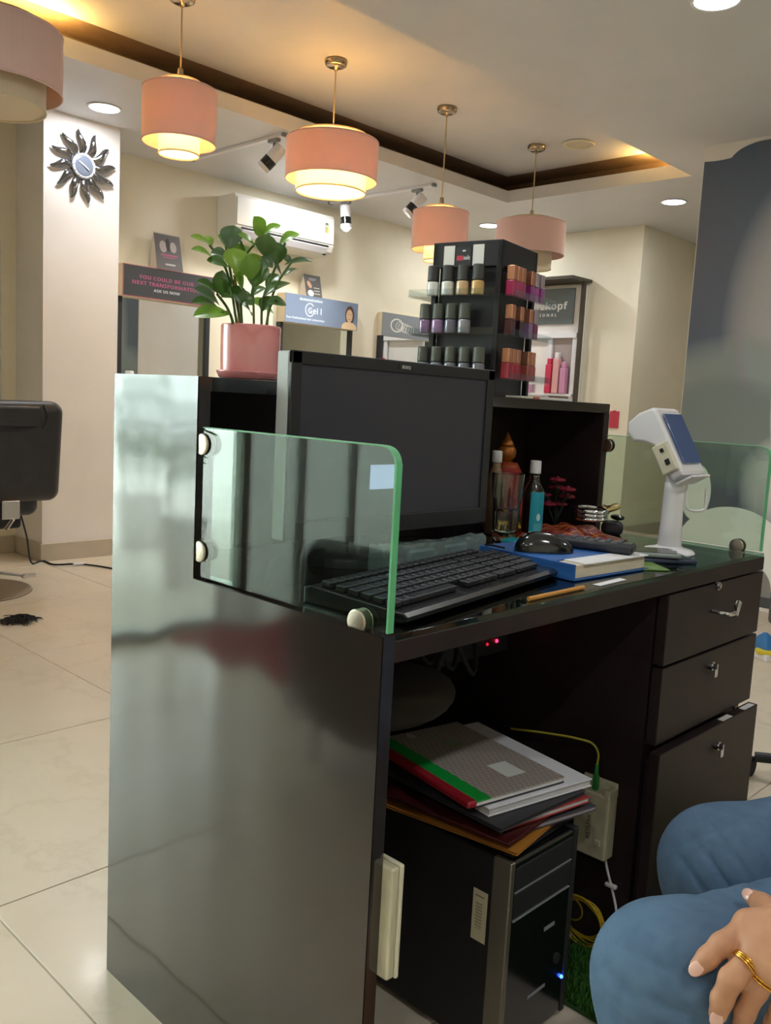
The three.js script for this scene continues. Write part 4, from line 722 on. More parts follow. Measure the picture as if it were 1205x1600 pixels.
// mouse on the planner
{
  const c = hit(826, 860, 'y', DH + 0.03), o = thing('computer_mouse', 'glossy black computer mouse on the blue planner', 'mouse', [0.575, DH + 0.0295, -0.165], 0.95);
  const g = new THREE.SphereGeometry(1, 36, 24), p = g.attributes.position;
  for (let i = 0; i < p.count; i++) { let x = p.getX(i), y = p.getY(i), z = p.getZ(i); y = Math.max(y, 0); const hx = 0.029 * (1 + 0.08 * z), hh = 0.034 * (1 - 0.18 * z); p.setXYZ(i, Math.sign(x) * Math.pow(Math.abs(x), 0.85) * hx, y * hh, Math.sign(z) * Math.pow(Math.abs(z), 0.9) * 0.054); }
  g.computeVertexNormals(); mesh('shell', g, M.blackGloss, o);
  mesh('wheel', cyl(0.009, 0.009, 0.006, 0, 0, 0, 20).rotateZ(PI / 2).translate(0, 0.021, -0.034), M.greyPlastic, o);
  mesh('button_seam', tube([[0, 0.0335, -0.012], [0, 0.030, -0.026], [0, 0.019, -0.044]], 0.0008, 12, 5), M.rubber, o);
}
// folded cream paper between keyboard and planner
{ const m = mesh('folded_paper', rbox(0.055, 0.008, 0.022, 0.002, 0, 0.004, 0), M.creamPlastic); m.position.set(0.497, DH, -0.258); m.rotation.y = 0.1; tag(m, 'folded cream paper slip behind the keyboard', 'paper slip'); }

// glass tumbler
{
  const o = thing('glass_tumbler', 'ribbed clear glass tumbler half filled with water', 'tumbler', [0.770, DH, -0.395]);
  const g = lathe([[0, 0.001], [0.024, 0.001], [0.0262, 0.006], [0.0285, 0.07], [0.030, 0.0895], [0.0325, 0.093], [0.0345, 0.142], [0.0335, 0.143], [0.0322, 0.142], [0.0302, 0.094], [0.0275, 0.088], [0.0255, 0.06], [0.0235, 0.022], [0.0195, 0.016], [0, 0.016]], 56);
  const p = g.attributes.position; for (let i = 0; i < p.count; i++) { const y = p.getY(i); if (y > 0.02 && y < 0.085) { const a = Math.atan2(p.getZ(i), p.getX(i)), k = 1 + 0.02 * Math.cos(a * 9); p.setX(i, p.getX(i) * k); p.setZ(i, p.getZ(i) * k); } } g.computeVertexNormals();
  mesh('glass', g, phy({ color: '#eef6f6', roughness: 0.02, transmission: 1, thickness: 0.004, ior: 1.5 }), o);
  mesh('water', lathe([[0, 0.0165], [0.0190, 0.0165], [0.0230, 0.0225], [0.0248, 0.06], [0.0255, 0.068], [0, 0.068]], 40), phy({ color: '#eaf2f2', roughness: 0.02, transmission: 1, thickness: 0.03, ior: 1.33 }), o);
}
// bottles
function bottle(name, label, x, z, prof, capProf, bodyM, capM, labelDef) {
  const o = thing(name, label, 'bottle', [x, DH, z]);
  mesh('bottle', lathe(prof, 36), bodyM, o); mesh('cap', lathe(capProf, 28), capM, o);
  if (labelDef) { const [r, y0, y1, a0, a1, mat] = labelDef; mesh('label', new THREE.CylinderGeometry(r, r, y1 - y0, 28, 1, true, a0, a1).translate(0, (y0 + y1) / 2, 0), mat, o); }
}
const labTex = canvasTex(128, 256, (c, w, h) => { c.fillStyle = '#22a6bd'; c.fillRect(0, 0, w, h); c.fillStyle = '#d8eef0'; c.beginPath(); c.ellipse(64, 150, 16, 22, 0, 0, 7); c.fill(); c.fillRect(0, 236, w, 20); c.fillStyle = '#8fd0da'; for (let k = 0; k < 5; k++) c.fillRect(30, 190 + k * 9, 68, 3); });
bottle('hair_oil_bottle', 'dark brown bottle with white cap and turquoise label', 0.842, -0.378, [[0, 0.001], [0.021, 0.001], [0.0228, 0.004], [0.0228, 0.095], [0.021, 0.108], [0.013, 0.122], [0.0105, 0.128], [0.0105, 0.142], [0, 0.142]], [[0, 0.142], [0.0118, 0.142], [0.0122, 0.144], [0.0118, 0.168], [0.0105, 0.17], [0, 0.17]],
  phy({ color: '#1d0d08', roughness: 0.12, clearcoat: 0.6 }), M.whitePlastic, [0.0231, 0.012, 0.104, -1.2, 1.7, std({ map: labTex, roughness: 0.45, side: THREE.DoubleSide })]);
bottle('serum_bottle', 'small clear bottle with white cap standing behind the tumbler', 0.815, -0.462, [[0, 0.001], [0.018, 0.001], [0.0195, 0.004], [0.0195, 0.12], [0.012, 0.145], [0.0095, 0.15], [0.0095, 0.16], [0, 0.16]], [[0, 0.16], [0.0112, 0.16], [0.0112, 0.183], [0.0095, 0.185], [0, 0.185]],
  phy({ color: '#8a6b52', roughness: 0.1, clearcoat: 0.5 }), M.whitePlastic);
{ const m = mesh('turquoise_box', rbox(0.05, 0.012, 0.03, 0.002, 0, 0.0065, 0), std({ color: '#2aa9bb', roughness: 0.5 })); m.position.set(0.735, DH, -0.348); m.rotation.y = 0.2; tag(m, 'small turquoise box in front of the tumbler', 'box'); }

// shrine things in the niche: draped red cloth, brass figure, flowers, bangles
{
  const rg = mulberry(77), g = new THREE.PlaneGeometry(0.26, 0.17, 60, 34).rotateX(-PI / 2), p = g.attributes.position;
  for (let i = 0; i < p.count; i++) { const x = p.getX(i), z = p.getZ(i), e = Math.min(1, (0.13 - Math.abs(x)) * 16) * Math.min(1, (0.085 - Math.abs(z)) * 18); const n = NA[((Math.floor((x + 0.2) * 500) & 255) * 256 + (Math.floor((z + 0.2) * 500) & 255))]; p.setY(i, 0.003 + e * (0.012 + 0.024 * n + 0.004 * Math.sin(x * 90 + z * 60))); }
  g.computeVertexNormals();
  const under = g.clone().translate(0, -0.0015, 0);
  const tex = gridTex(256, (i, x, y) => { const b = (x % 32 < 4 || y % 32 < 4) && NB[i] > 0.4; return b ? [186, 128, 48] : mixc([110, 18, 18], [146, 28, 22], NA[i]); }, true);
  const m = mesh('altar_cloth', [g, under], phy({ map: tex, roughness: 0.6, sheen: 0.5, side: THREE.DoubleSide })); m.position.set(0.915, DH, -0.345); m.rotation.y = -0.1; tag(m, 'crumpled red and gold cloth on the desk below the counter', 'cloth');
}
{
  const o = thing('deity_figure', 'small seated brass figure draped in orange cloth inside the niche', 'figurine', [0.90, DH, -0.50]);
  mesh('pedestal_base', lathe([[0, 0], [0.05, 0], [0.052, 0.01], [0.044, 0.02], [0.048, 0.03], [0, 0.03]], 28), M.gold, o);
  mesh('figure', [lathe([[0, 0.03], [0.045, 0.032], [0.05, 0.05], [0.034, 0.075], [0.03, 0.10], [0.036, 0.13], [0.03, 0.15], [0.013, 0.158], [0, 0.16]], 28), sphere(0.022, 0, 0.178, 0), lathe([[0, 0.225], [0.004, 0.218], [0.014, 0.20], [0.018, 0.19], [0, 0.19]], 20)], std({ map: tintTex([150, 84, 30], [190, 116, 40]), roughness: 0.45, metalness: 0.5 }), o);
  mesh('drape', lathe([[0.046, 0.034], [0.055, 0.05], [0.040, 0.09], [0.040, 0.13], [0.026, 0.155], [0.022, 0.155], [0.034, 0.12], [0.030, 0.075], [0.043, 0.04], [0.046, 0.034]], 36), std({ map: tintTex([170, 62, 24], [140, 26, 22]), roughness: 0.7, side: THREE.DoubleSide }), o);
}
{
  const o = thing('altar_flowers', 'bunch of dark red artificial flowers in the niche', 'flowers', [1.075, DH, -0.47]);
  const petal = sphere(0.011, 0, 0, 0, 10).scale(1, 0.5, 1), pm = std({ color: '#8e1c34', roughness: 0.6 }), gm = std({ color: '#2c3a30', roughness: 0.7 });
  for (let k = 0; k < 7; k++) { const a = k * 0.9, r = 0.012 + 0.022 * (k % 3) / 2, y = 0.05 + 0.02 * (k % 4), c = V(Math.cos(a) * r, y, Math.sin(a) * r); mesh('stem', bar([0, 0.003, 0], c, 0.0018, 6), gm, o); mesh('bloom', [0, 1, 2, 3, 4].map((q) => petal.clone().translate(c.x + 0.010 * Math.cos(q * 1.256), c.y + 0.004, c.z + 0.010 * Math.sin(q * 1.256))).concat([sphere(0.006, c.x, c.y + 0.007, c.z, 8)]), pm, o); }
  for (let k = 0; k < 5; k++) { const a = k * 1.3; mesh('leaf', new THREE.SphereGeometry(0.018, 10, 6).scale(0.35, 0.12, 1).rotateX(-0.7).rotateY(a).translate(Math.sin(a) * 0.025, 0.07 + 0.018 * (k % 3), Math.cos(a) * 0.025), gm, o); }
}
[0, 1, 2].forEach((k) => {
  const m = mesh('bangle', new THREE.TorusGeometry(0.033, 0.0042, 12, 48).rotateX(PI / 2), M.chrome); m.position.set(0.985 + 0.004 * k, DH + 0.045 + 0.0088 * k, -0.318 - 0.003 * k); m.rotation.set(0.04 * k, 0, 0.03);
  tag(m, 'polished steel bangle stacked on the red cloth, ' + ['lowest', 'middle', 'topmost'][k] + ' of three', 'bangle', 'steel bangles');
});
{ const o = thing('gold_ornament', 'pale gold filigree ornament beside the bangles', 'ornament', [1.072, DH, -0.325], 0.5);
  mesh('ring_frame', [new THREE.TorusGeometry(0.022, 0.006, 10, 36).rotateX(PI / 2 - 0.35).translate(0, 0.060, 0), new THREE.TorusGeometry(0.012, 0.004, 8, 24).rotateX(PI / 2 - 0.3).translate(0.02, 0.066, 0.008)], std({ color: '#d8c08c', metalness: 0.8, roughness: 0.3 }), o);
  mesh('dark_leaf', new THREE.SphereGeometry(0.028, 16, 8).scale(1, 0.25, 0.55).rotateY(0.3).translate(0.038, 0.038, 0.02), M.blackGloss, o);
  mesh('pouch', rbox(0.07, 0.03, 0.05, 0.014, 0.01, 0.016, 0.01), std({ color: '#34303a', roughness: 0.6 }), o); }
// remote control and phones
{
  const o = thing('remote_control', 'long black remote control lying across the planner corner', 'remote control', [0.68, DH, -0.128], 0); o.rotation.y = -1.27;
  o.position.set(0.680, DH + 0.0292, -0.128);
  mesh('body', rbox(0.150, 0.018, 0.042, 0.007, 0, 0.010, 0), std({ color: '#2c2e35', roughness: 0.4 }), o);
  for (let r = 0; r < 6; r++) for (let k = 0; k < 3; k++) mesh('button', cyl(0.0042, 0.0045, 0.004, -0.056 + r * 0.021, 0.020, -0.011 + k * 0.011, 12), r === 0 && k === 0 ? std({ color: '#b33' }) : std({ color: '#5c6068', roughness: 0.6 }), o);
}
const phone = (label, x, y, z, a, edge, tone) => { const o = thing('smartphone', label, 'phone', [x, y, z], a); mesh('body', rbox(0.072, 0.009, 0.148, 0.004, 0, 0.0046, 0, 4), std({ color: edge, roughness: 0.35 }), o); mesh('screen', rbox(0.064, 0.001, 0.130, 0.0004, 0, 0.0094, 0, 1), phy({ color: tone, roughness: 0.08, clearcoat: 0.5 }), o); mesh('home_button', cyl(0.005, 0.005, 0.001, 0, 0.0095, 0.0685, 16), M.greyPlastic, o); };
phone('grey edged smartphone lying on top of another phone', 0.822, DH + 0.0108, -0.112, 0.72, '#8f9896', '#16191b');
phone('dark blue smartphone lying under the grey edged one', 0.842, DH, -0.090, 0.92, '#3b4258', '#22283c');
{ const m = mesh('green_card', rbox(0.085, 0.0025, 0.05, 0.0008, 0, 0.0017, 0, 1), std({ color: '#6f8f4a', roughness: 0.5 })); m.position.set(0.765, DH, -0.062); m.rotation.y = 0.9; tag(m, 'olive green card lying beside the planner', 'card'); }
{ const m = mesh('white_slip', rbox(0.09, 0.0012, 0.014, 0.0004, 0, 0.0011, 0, 1), M.paper); m.position.set(0.56, DH, -0.021); m.rotation.y = 0.03; tag(m, 'narrow white paper slip at the desk front edge', 'paper slip'); }
{ const m = mesh('orange_reflection_rod', new THREE.CylinderGeometry(0.0035, 0.0035, 0.15, 6).rotateZ(PI / 2), std({ color: '#c98c3a', roughness: 0.5 })); m.position.set(0.395, DH + 0.0036, -0.016); m.rotation.y = 0.0; tag(m, 'thin orange rod in place of a reflection along the desk front edge', 'reflection'); }  // solid orange rod drawn where a reflection shows on the desk edge

// ================================================================ CARD TERMINAL ON A STAND
{
  const o = thing('card_terminal', 'white card payment terminal on a pole stand at the desk end', 'card terminal', [0.962, DH, -0.118]);
  const wp = M.whitePlastic;
  mesh('base', lathe([[0, 0], [0.050, 0], [0.052, 0.003], [0.048, 0.008], [0.03, 0.012], [0.024, 0.016], [0, 0.016]], 48), wp, o);
  mesh('pole', lathe([[0, 0.014], [0.0245, 0.014], [0.0215, 0.06], [0.020, 0.13], [0.0195, 0.145], [0, 0.15]], 36), wp, o);
  const h = new THREE.Group(); h.name = 'head'; o.add(h); h.position.set(0.004, 0.222, -0.014); h.rotation.x = -0.52;
  // body side outline in (z depth, y length): slab with a printer hump behind its upper end
  const prof = [[0.012, -0.072], [0.016, -0.066], [0.016, 0.070], [0.010, 0.078], [-0.022, 0.082], [-0.050, 0.076], [-0.062, 0.056], [-0.055, 0.034], [-0.034, 0.022], [-0.018, 0.006], [-0.014, -0.070], [-0.010, -0.074]];
  const bodyG = extrude(prof, 0.092, 0.005).rotateY(-PI / 2).translate(0.052, 0, 0);
  mesh('body', bodyG, wp, h);
  mesh('screen', rbox(0.080, 0.110, 0.002, 0.001, 0.007, 0.004, 0.0212), phy({ color: '#2c466f', roughness: 0.1, clearcoat: 0.8, emissive: '#27406c', emissiveIntensity: 0.22 }), h);
  const cl = mesh('cradle', [rbox(0.012, 0.062, 0.034, 0.003, -0.0485, -0.028, -0.004), rbox(0.10, 0.058, 0.006, 0.002, 0, -0.03, -0.020)], M.creamPlastic, h);
  mesh('port', [rbox(0.002, 0.008, 0.008, 0.001, -0.0558, -0.012, -0.002), rbox(0.002, 0.012, 0.010, 0.001, -0.0558, -0.038, 0.0)], M.darkPlastic, cl);
  mesh('side_button', [rbox(0.006, 0.014, 0.008, 0.002, 0.0575, 0.0, 0.004), rbox(0.006, 0.014, 0.008, 0.002, 0.0575, -0.026, 0.004)], wp, h);
  mesh('lower_lip', rbox(0.08, 0.005, 0.04, 0.002, 0.004, -0.082, 0.008), wp, h);
  mesh('hinge', [rbox(0.034, 0.06, 0.024, 0.006, 0, 0.165, -0.002), cyl(0.008, 0.008, 0.046, 0, 0, 0, 20).rotateZ(PI / 2).translate(0, 0.175, 0)], wp, o);
  mesh('hinge_gap', rbox(0.05, 0.03, 0.012, 0.003, 0.0, 0.180, 0.010), M.black, o);
  mesh('card_holder_wire', tube([[0.012, 0.145, 0.02], [0.012, 0.10, 0.024], [0.018, 0.092, 0.026], [0.058, 0.092, 0.04], [0.062, 0.10, 0.04], [0.062, 0.135, 0.04]], 0.0028, 50, 8), wp, o);
}

// ================================================================ UNDER THE DESK
{
  const x0 = 0.334, x1 = 0.524, h = 0.343, zf = -0.022, zb = -0.42, cx = (x0 + x1) / 2;
  const o = thing('computer_tower', 'black desktop computer tower with silver trim standing under the desk', 'computer', [cx, 0, zf]);
  const w = x1 - x0, d = zf - zb;
  for (const [x, z] of [[-0.07, -0.05], [0.07, -0.05], [-0.07, -0.35], [0.07, -0.35]]) mesh('foot', cyl(0.012, 0.012, 0.008, x, 0.004, z), M.rubber, o);
  mesh('case', rspan(-w / 2, w / 2, 0.008, h, -d, -0.03, 0.003), std({ color: '#1a1a1c', roughness: 0.5 }), o);
  mesh('front_bezel', rspan(-w / 2 + 0.008, w / 2 - 0.008, 0.010, h, -0.031, 0, 0.006), M.blackGloss, o);
  for (const s of [-1, 1]) mesh('silver_trim', rspan(s * (w / 2 - 0.005) - 0.006, s * (w / 2 - 0.005) + 0.006, 0.009, h + 0.002, -0.032, 0.003, 0.003), s < 0 ? std({ color: '#8d8678', metalness: 0.7, roughness: 0.35 }) : M.darkPlastic, o);
  mesh('drive_bay', [rspan(-w / 2 + 0.014, w / 2 - 0.014, h - 0.095, h - 0.055, -0.001, 0.002, 0.001), rspan(-w / 2 + 0.014, w / 2 - 0.014, h - 0.050, h - 0.012, -0.001, 0.002, 0.001)], M.darkPlastic, o);
  mesh('bay_line', [box(w - 0.03, 0.002, 0.003, 0, h - 0.052, 0.001), box(w - 0.03, 0.002, 0.003, 0, h - 0.100, 0.001)], M.greyPlastic, o);
  mesh('badge', [box(0.03, 0.006, 0.001, 0.03, 0.19, 0.0006), box(0.05, 0.005, 0.001, 0.005, 0.085, 0.0006)], M.greyPlastic, o);
  mesh('power_button', cyl(0.009, 0.009, 0.004, 0, 0, 0, 20).rotateX(PI / 2).translate(0.06, 0.12, 0.001), M.darkPlastic, o);
  mesh('blue_led', sphere(0.0032, 0.079, 0.078, 0.002, 10), std({ color: '#3050ff', emissive: '#2a50ff', emissiveIntensity: 8 }), o).userData.label = 'glowing blue power light';
  mesh('side_label', fitUV(box(0.001, 0.085, 0.028, -w / 2 - 0.0006, 0.235, -0.052), 'z', 'y'), std({ map: canvasTex(64, 192, (c, W, H) => { c.fillStyle = '#cfc6a8'; c.fillRect(0, 0, W, H); c.fillStyle = '#6a6450'; for (let k = 0; k < 26; k++) if (k % 3) c.fillRect(14, 44 + k * 4, 30, 2); c.fillRect(10, 20, 40, 4); }), roughness: 0.6 }), o);
}
// notebooks, papers and folders piled on the tower: each its own thing
{
  const pile = [
    // label, w, d, h, x, z, turn, cover, pages, lift
    ['black ring folder at the bottom of the pile on the computer', 0.20, 0.29, 0.012, 0.440, -0.180, 0.06, '#232225', '#1f1e20'],
    ['orange edged brown envelope in the pile on the computer', 0.22, 0.27, 0.005, 0.425, -0.165, 0.16, '#b5782c', '#9c6a30'],
    ['slate magazine with pale edges in the pile on the computer', 0.225, 0.25, 0.009, 0.475, -0.155, -0.20, '#4d4a50', '#bdb6bc'],
    ['glossy maroon brochure in the pile on the computer', 0.215, 0.285, 0.006, 0.418, -0.175, 0.10, '#4a1a1c', '#6a3a36'],
    ['red and white exercise book in the pile on the computer', 0.20, 0.26, 0.010, 0.468, -0.160, -0.16, '#b23a3a', '#e2dede'],
    ['dark grey folder sticking out of the pile on the computer', 0.225, 0.27, 0.007, 0.440, -0.165, -0.05, '#3a393c', '#35343a'],
    ['thick white ruled pad near the top of the pile on the computer', 0.235, 0.30, 0.014, 0.478, -0.195, -0.19, '#e9e9ee', '#dcdada'],
  ];
  let y = 0.3455;
  pile.forEach(([label, w, d, h, x, z, a, cover, pages], k) => {
    const o = thing(['ring_folder', 'envelope', 'magazine', 'brochure', 'exercise_book', 'folder', 'writing_pad'][k], label, ['folder', 'envelope', 'magazine', 'brochure', 'notebook', 'folder', 'notepad'][k], [x, y, z], a);
    const c = std({ color: cover, roughness: k === 3 ? 0.2 : 0.5 }), p = std({ color: pages, roughness: 0.8, bumpMap: fineBump, bumpScale: 0.0008 });
    mesh('back_cover', rspan(-w / 2, w / 2, 0, h * 0.15, -d / 2, d / 2, 0.0006), c, o);
    mesh('page_block', rspan(-w / 2 + 0.003, w / 2 - 0.002, h * 0.15, h * 0.85, -d / 2 + 0.002, d / 2 - 0.002, 0.0006), p, o);
    mesh('front_cover', rspan(-w / 2, w / 2, h * 0.85, h, -d / 2, d / 2, 0.0006), c, o);
    y += h + 0.0012;
  });
  // patterned notebook on top with green and red spine bands
  const T = canvasTex(512, 640, (c, w, h) => {
    c.fillStyle = '#a39a90'; c.fillRect(0, 0, w, h);
    c.lineWidth = 3; for (let k = -h; k < w + h; k += 34) { c.strokeStyle = '#6e7a74'; c.beginPath(); c.moveTo(k, 0); c.lineTo(k + h * 0.62, h); c.stroke(); c.strokeStyle = '#d9cdc6'; c.beginPath(); c.moveTo(k + 9, 0); c.lineTo(k + 9 + h * 0.62, h); c.stroke(); c.strokeStyle = '#6e7a74'; c.beginPath(); c.moveTo(k, 0); c.lineTo(k - h * 0.62, h); c.stroke(); c.strokeStyle = '#c49a92'; c.beginPath(); c.moveTo(k + 9, 0); c.lineTo(k + 9 - h * 0.62, h); c.stroke(); }
    c.fillStyle = '#e3e6e0'; c.fillRect(236, 420, 130, 120); c.fillStyle = '#8a9a7c'; c.fillRect(216, 150, 100, 70); c.fillStyle = '#d4cfc4'; c.beginPath(); c.arc(120, 40, 26, 0, 7); c.fill();
  });
  const o = thing('patterned_notebook', 'lattice patterned notebook with green and red spine on top of the pile', 'notebook', [0.440, y, -0.205], -0.19);
  const w = 0.198, d = 0.285;
  mesh('back_cover', rspan(-w / 2, w / 2, 0, 0.0015, -d / 2, d / 2, 0.0005), M.darkPlastic, o);
  mesh('page_block', rspan(-w / 2 + 0.003, w / 2 - 0.003, 0.0015, 0.0085, -d / 2 + 0.002, d / 2 - 0.002, 0.0006), M.paper, o);
  const fc = rspan(-w / 2 + 0.034, w / 2, 0.0085, 0.0105, -d / 2, d / 2, 0.0005); fitUV(fc, 'x', '-z');
  mesh('front_cover', fc, std({ map: T, roughness: 0.3 }), o);
  mesh('green_band', rspan(-w / 2 + 0.004, -w / 2 + 0.0338, 0.0085, 0.0107, -d / 2, d / 2, 0.0005), std({ color: '#12a03e', roughness: 0.4 }), o);
  mesh('red_spine', [rbox(0.020, 0.0125, d, 0.005, -w / 2 - 0.004, 0.006, 0, 3)], std({ color: '#9c1f2c', roughness: 0.4 }), o);
}
// switch box on the inner face of the end panel
{ const o = thing('switch_box', 'aged cream plastic switch box on the inner face of the end panel', 'switch box', [TK, 0.315, -0.028]);
  mesh('back_box', rspan(0, 0.014, 0, 0.15, -0.045, 0.045, 0.004), M.agedPlastic, o); mesh('cover_plate', rspan(0.014, 0.021, -0.002, 0.152, -0.047, 0.047, 0.003), M.creamPlastic, o);
  for (const y of [0.03, 0.06, 0.09, 0.12]) mesh('rocker', rbox(0.006, 0.022, 0.03, 0.002, 0.023, y, 0), M.whitePlastic, o); }
// network box with text, patch lead and down lead, on the pedestal side
{
  const o = thing('network_box', 'cream network terminal box on the pedestal side with a green plug', 'network box', [0.738, 0.195, -0.098]);
  mesh('housing', [rspan(-0.034, 0, 0, 0.128, -0.040, 0.034, 0.005), rspan(-0.006, 0, 0.12, 0.148, -0.040, 0.034, 0.003), rspan(-0.034, 0, 0.12, 0.140, 0.022, 0.034, 0.003), rspan(-0.030, 0, 0.12, 0.136, -0.040, -0.030, 0.003)], M.agedPlastic, o);
  mesh('lettering', fitUV(box(0.001, 0.075, 0.014, -0.0342, 0.062, -0.004), 'z', 'y'), std({ map: canvasTex(48, 256, (c, w, h) => { c.fillStyle = '#ccc4a4'; c.fillRect(0, 0, w, h); c.save(); c.translate(34, 250); c.rotate(-PI / 2); c.fillStyle = '#5d5f4a'; c.font = 'bold 40px sans-serif'; c.fillText('NETLINK', 26, 0); c.restore(); }), roughness: 0.5 }), o);
  mesh('plug', [rbox(0.010, 0.034, 0.011, 0.003, -0.018, 0.142, -0.006), cyl(0.0035, 0.0045, 0.02, -0.018, 0.168, -0.006, 12)], std({ color: '#2f8a3c', roughness: 0.4 }), o);
  mesh('latch', rbox(0.006, 0.012, 0.012, 0.002, -0.037, 0.035, 0.018), M.agedPlastic, o);
}
tag(mesh('patch_lead', tube([[0.72, 0.372, -0.104], [0.72, 0.395, -0.104], [0.715, 0.412, -0.115], [0.70, 0.418, -0.14], [0.69, 0.414, -0.19], [0.68, 0.40, -0.28]], 0.0022, 50, 8), std({ color: '#b9b03a', roughness: 0.5 })), 'thin yellow green patch lead curving out of the network box', 'cable');
{ const o = thing('down_lead', 'thin white cable clipped down the pedestal side below the network box', 'cable', [0.735, 0, -0.05]);
  mesh('lead', tube([[-0.006, 0.195, -0.026], [-0.004, 0.17, -0.020], [-0.004, 0.14, -0.008], [-0.004, 0.10, 0.006], [-0.004, 0.05, 0.014], [-0.004, 0.004, 0.018]], 0.0026, 40, 8), M.whitePlastic, o);
  mesh('clip', [rbox(0.010, 0.008, 0.024, 0.003, -0.004, 0.142, -0.009)], M.whitePlastic, o); }
tag(mesh('cable_coil', Array.from({ length: 6 }, (_, k) => { const rg = mulberry(k + 3); return tube(Array.from({ length: 14 }, (_, i) => { const a = i / 14 * 2 * PI, r = 0.042 + 0.004 * Math.sin(a * 2 + k) + 0.0014 * k; return [0.722 - 0.003 * k - 0.016 * (0.5 + 0.5 * Math.sin(a)), 0.062 + r * 1.0 * Math.sin(a) + 0.002 * rg(), -0.10 + r * 1.0 * Math.cos(a) + 0.002 * (rg() - 0.5)]; }), 0.0018, 60, 6, true); }).concat([tube(Array.from({ length: 10 }, (_, i) => { const a = i / 10 * 2 * PI; return [0.706, 0.075 + 0.022 * Math.sin(a), -0.125 + 0.024 * Math.cos(a)]; }), 0.0018, 40, 6, true)]), std({ color: '#c9a81e', roughness: 0.45 })), 'coil of yellow fibre cable hanging low on the pedestal side', 'cable coil');
// adaptor shelf under the top with glowing red lights
{ const o = thing('power_adaptor', 'black multi socket adaptor with red lights hung under the desk top', 'power adaptor', [0.585, 0.575, -0.345]);
  mesh('body', rbox(0.22, 0.045, 0.07, 0.008, 0, 0.0, 0), M.darkPlastic, o);
  mesh('hanger', [rbox(0.02, 0.13, 0.02, 0.004, -0.09, 0.082, 0), rbox(0.02, 0.13, 0.02, 0.004, 0.09, 0.082, 0)], M.darkPlastic, o);
  const red = std({ color: '#ff2040', emissive: '#ff1a3c', emissiveIntensity: 7 });
  const a = hit(777, 996, 'z', -0.309).sub(o.position), b = hit(758, 999, 'z', -0.309).sub(o.position);
  mesh('red_led', sphere(0.0036, a.x, 0.004, 0.035, 12), red, o); mesh('red_led', sphere(0.003, a.x - 0.03, 0.002, 0.035, 12), std({ color: '#a01830', emissive: '#ff1a3c', emissiveIntensity: 0.8 }), o); }
{ const o = thing('cable_bundle', 'dark tangle of cables and a cloth bag hanging under the desk top', 'cable bundle', [0.22, 0.60, -0.20]);
  mesh('bag', new THREE.SphereGeometry(1, 28, 18).scale(0.13, 0.045, 0.10).translate(0.02, -0.02, -0.02), std({ map: tintTex([34, 30, 26], [48, 42, 36]), roughness: 0.9 }), o);
  mesh('strap', [tube([[-0.08, 0.0, 0], [-0.10, 0.06, 0.0], [-0.06, 0.118, 0.0]], 0.006), tube([[0.12, 0.0, 0], [0.14, 0.06, 0.0], [0.10, 0.118, 0.0]], 0.006)], M.rubber, o);
  mesh('cable', [0, 1, 2].map((k) => tube([[0.05 + 0.05 * k, 0.115, -0.03], [0.10 + 0.06 * k, 0.02 - 0.02 * k, 0.0], [0.2 + 0.04 * k, 0.05, -0.06], [0.27, 0.0, -0.10]], 0.004, 30, 6)), M.rubber, o); }
// artificial grass mat: a backing and blades nobody could count
{
  const x0 = 0.545, x1 = 1.5, z0 = 0.03, z1 = 1.05;
  const mat = new THREE.Group(); mat.name = numbered('grass_mat'); scene.add(mat); tag(mat, 'green artificial grass mat on the floor in front of the drawers', 'mat');
  mesh('backing', merge([rspan(x0, x1, 0.0005, 0.006, z0, z1, 0.002), rspan(x0, 0.73, 0.0005, 0.006, -0.13, z0, 0.002)]), std({ color: '#274b1a', roughness: 0.95 }), mat);
  const blade = new THREE.BufferGeometry(); blade.setAttribute('position', new THREE.Float32BufferAttribute([-0.0012, 0, 0, 0.0012, 0, 0, 0.003, 0.016, 0.003], 3)); blade.setAttribute('normal', new THREE.Float32BufferAttribute([0, 0.5, 0.8, 0, 0.5, 0.8, 0, 0.5, 0.8], 3));
  const rg = mulberry(404), n = 26000, im = new THREE.InstancedMesh(blade, std({ color: '#3f7a26', roughness: 0.7, side: THREE.DoubleSide }), n), mx = new THREE.Matrix4(), q = new THREE.Quaternion(), e = new THREE.Euler(), cc = new THREE.Color();
  for (let i = 0; i < n; i++) { const near = i < 5000, u = near ? rg() * 0.19 : rg(), w = rg(); e.set((rg() - 0.5) * 0.7, rg() * 6.28, (rg() - 0.5) * 0.7); q.setFromEuler(e); mx.compose(V(x0 + 0.005 + (x1 - x0 - 0.01) * u, 0.005, near ? -0.125 + 0.16 * w : z0 + 0.005 + (z1 - z0 - 0.01) * w), q, V(1, 0.7 + 0.6 * rg(), 1)); im.setMatrixAt(i, mx); im.setColorAt(i, cc.setRGB(0.6 + 0.5 * rg(), 0.7 + 0.4 * rg(), 0.5 + 0.3 * rg())); }
  im.name = 'grass_pile'; im.userData.kind = 'stuff'; im.castShadow = im.receiveShadow = true; mat.add(im);
}

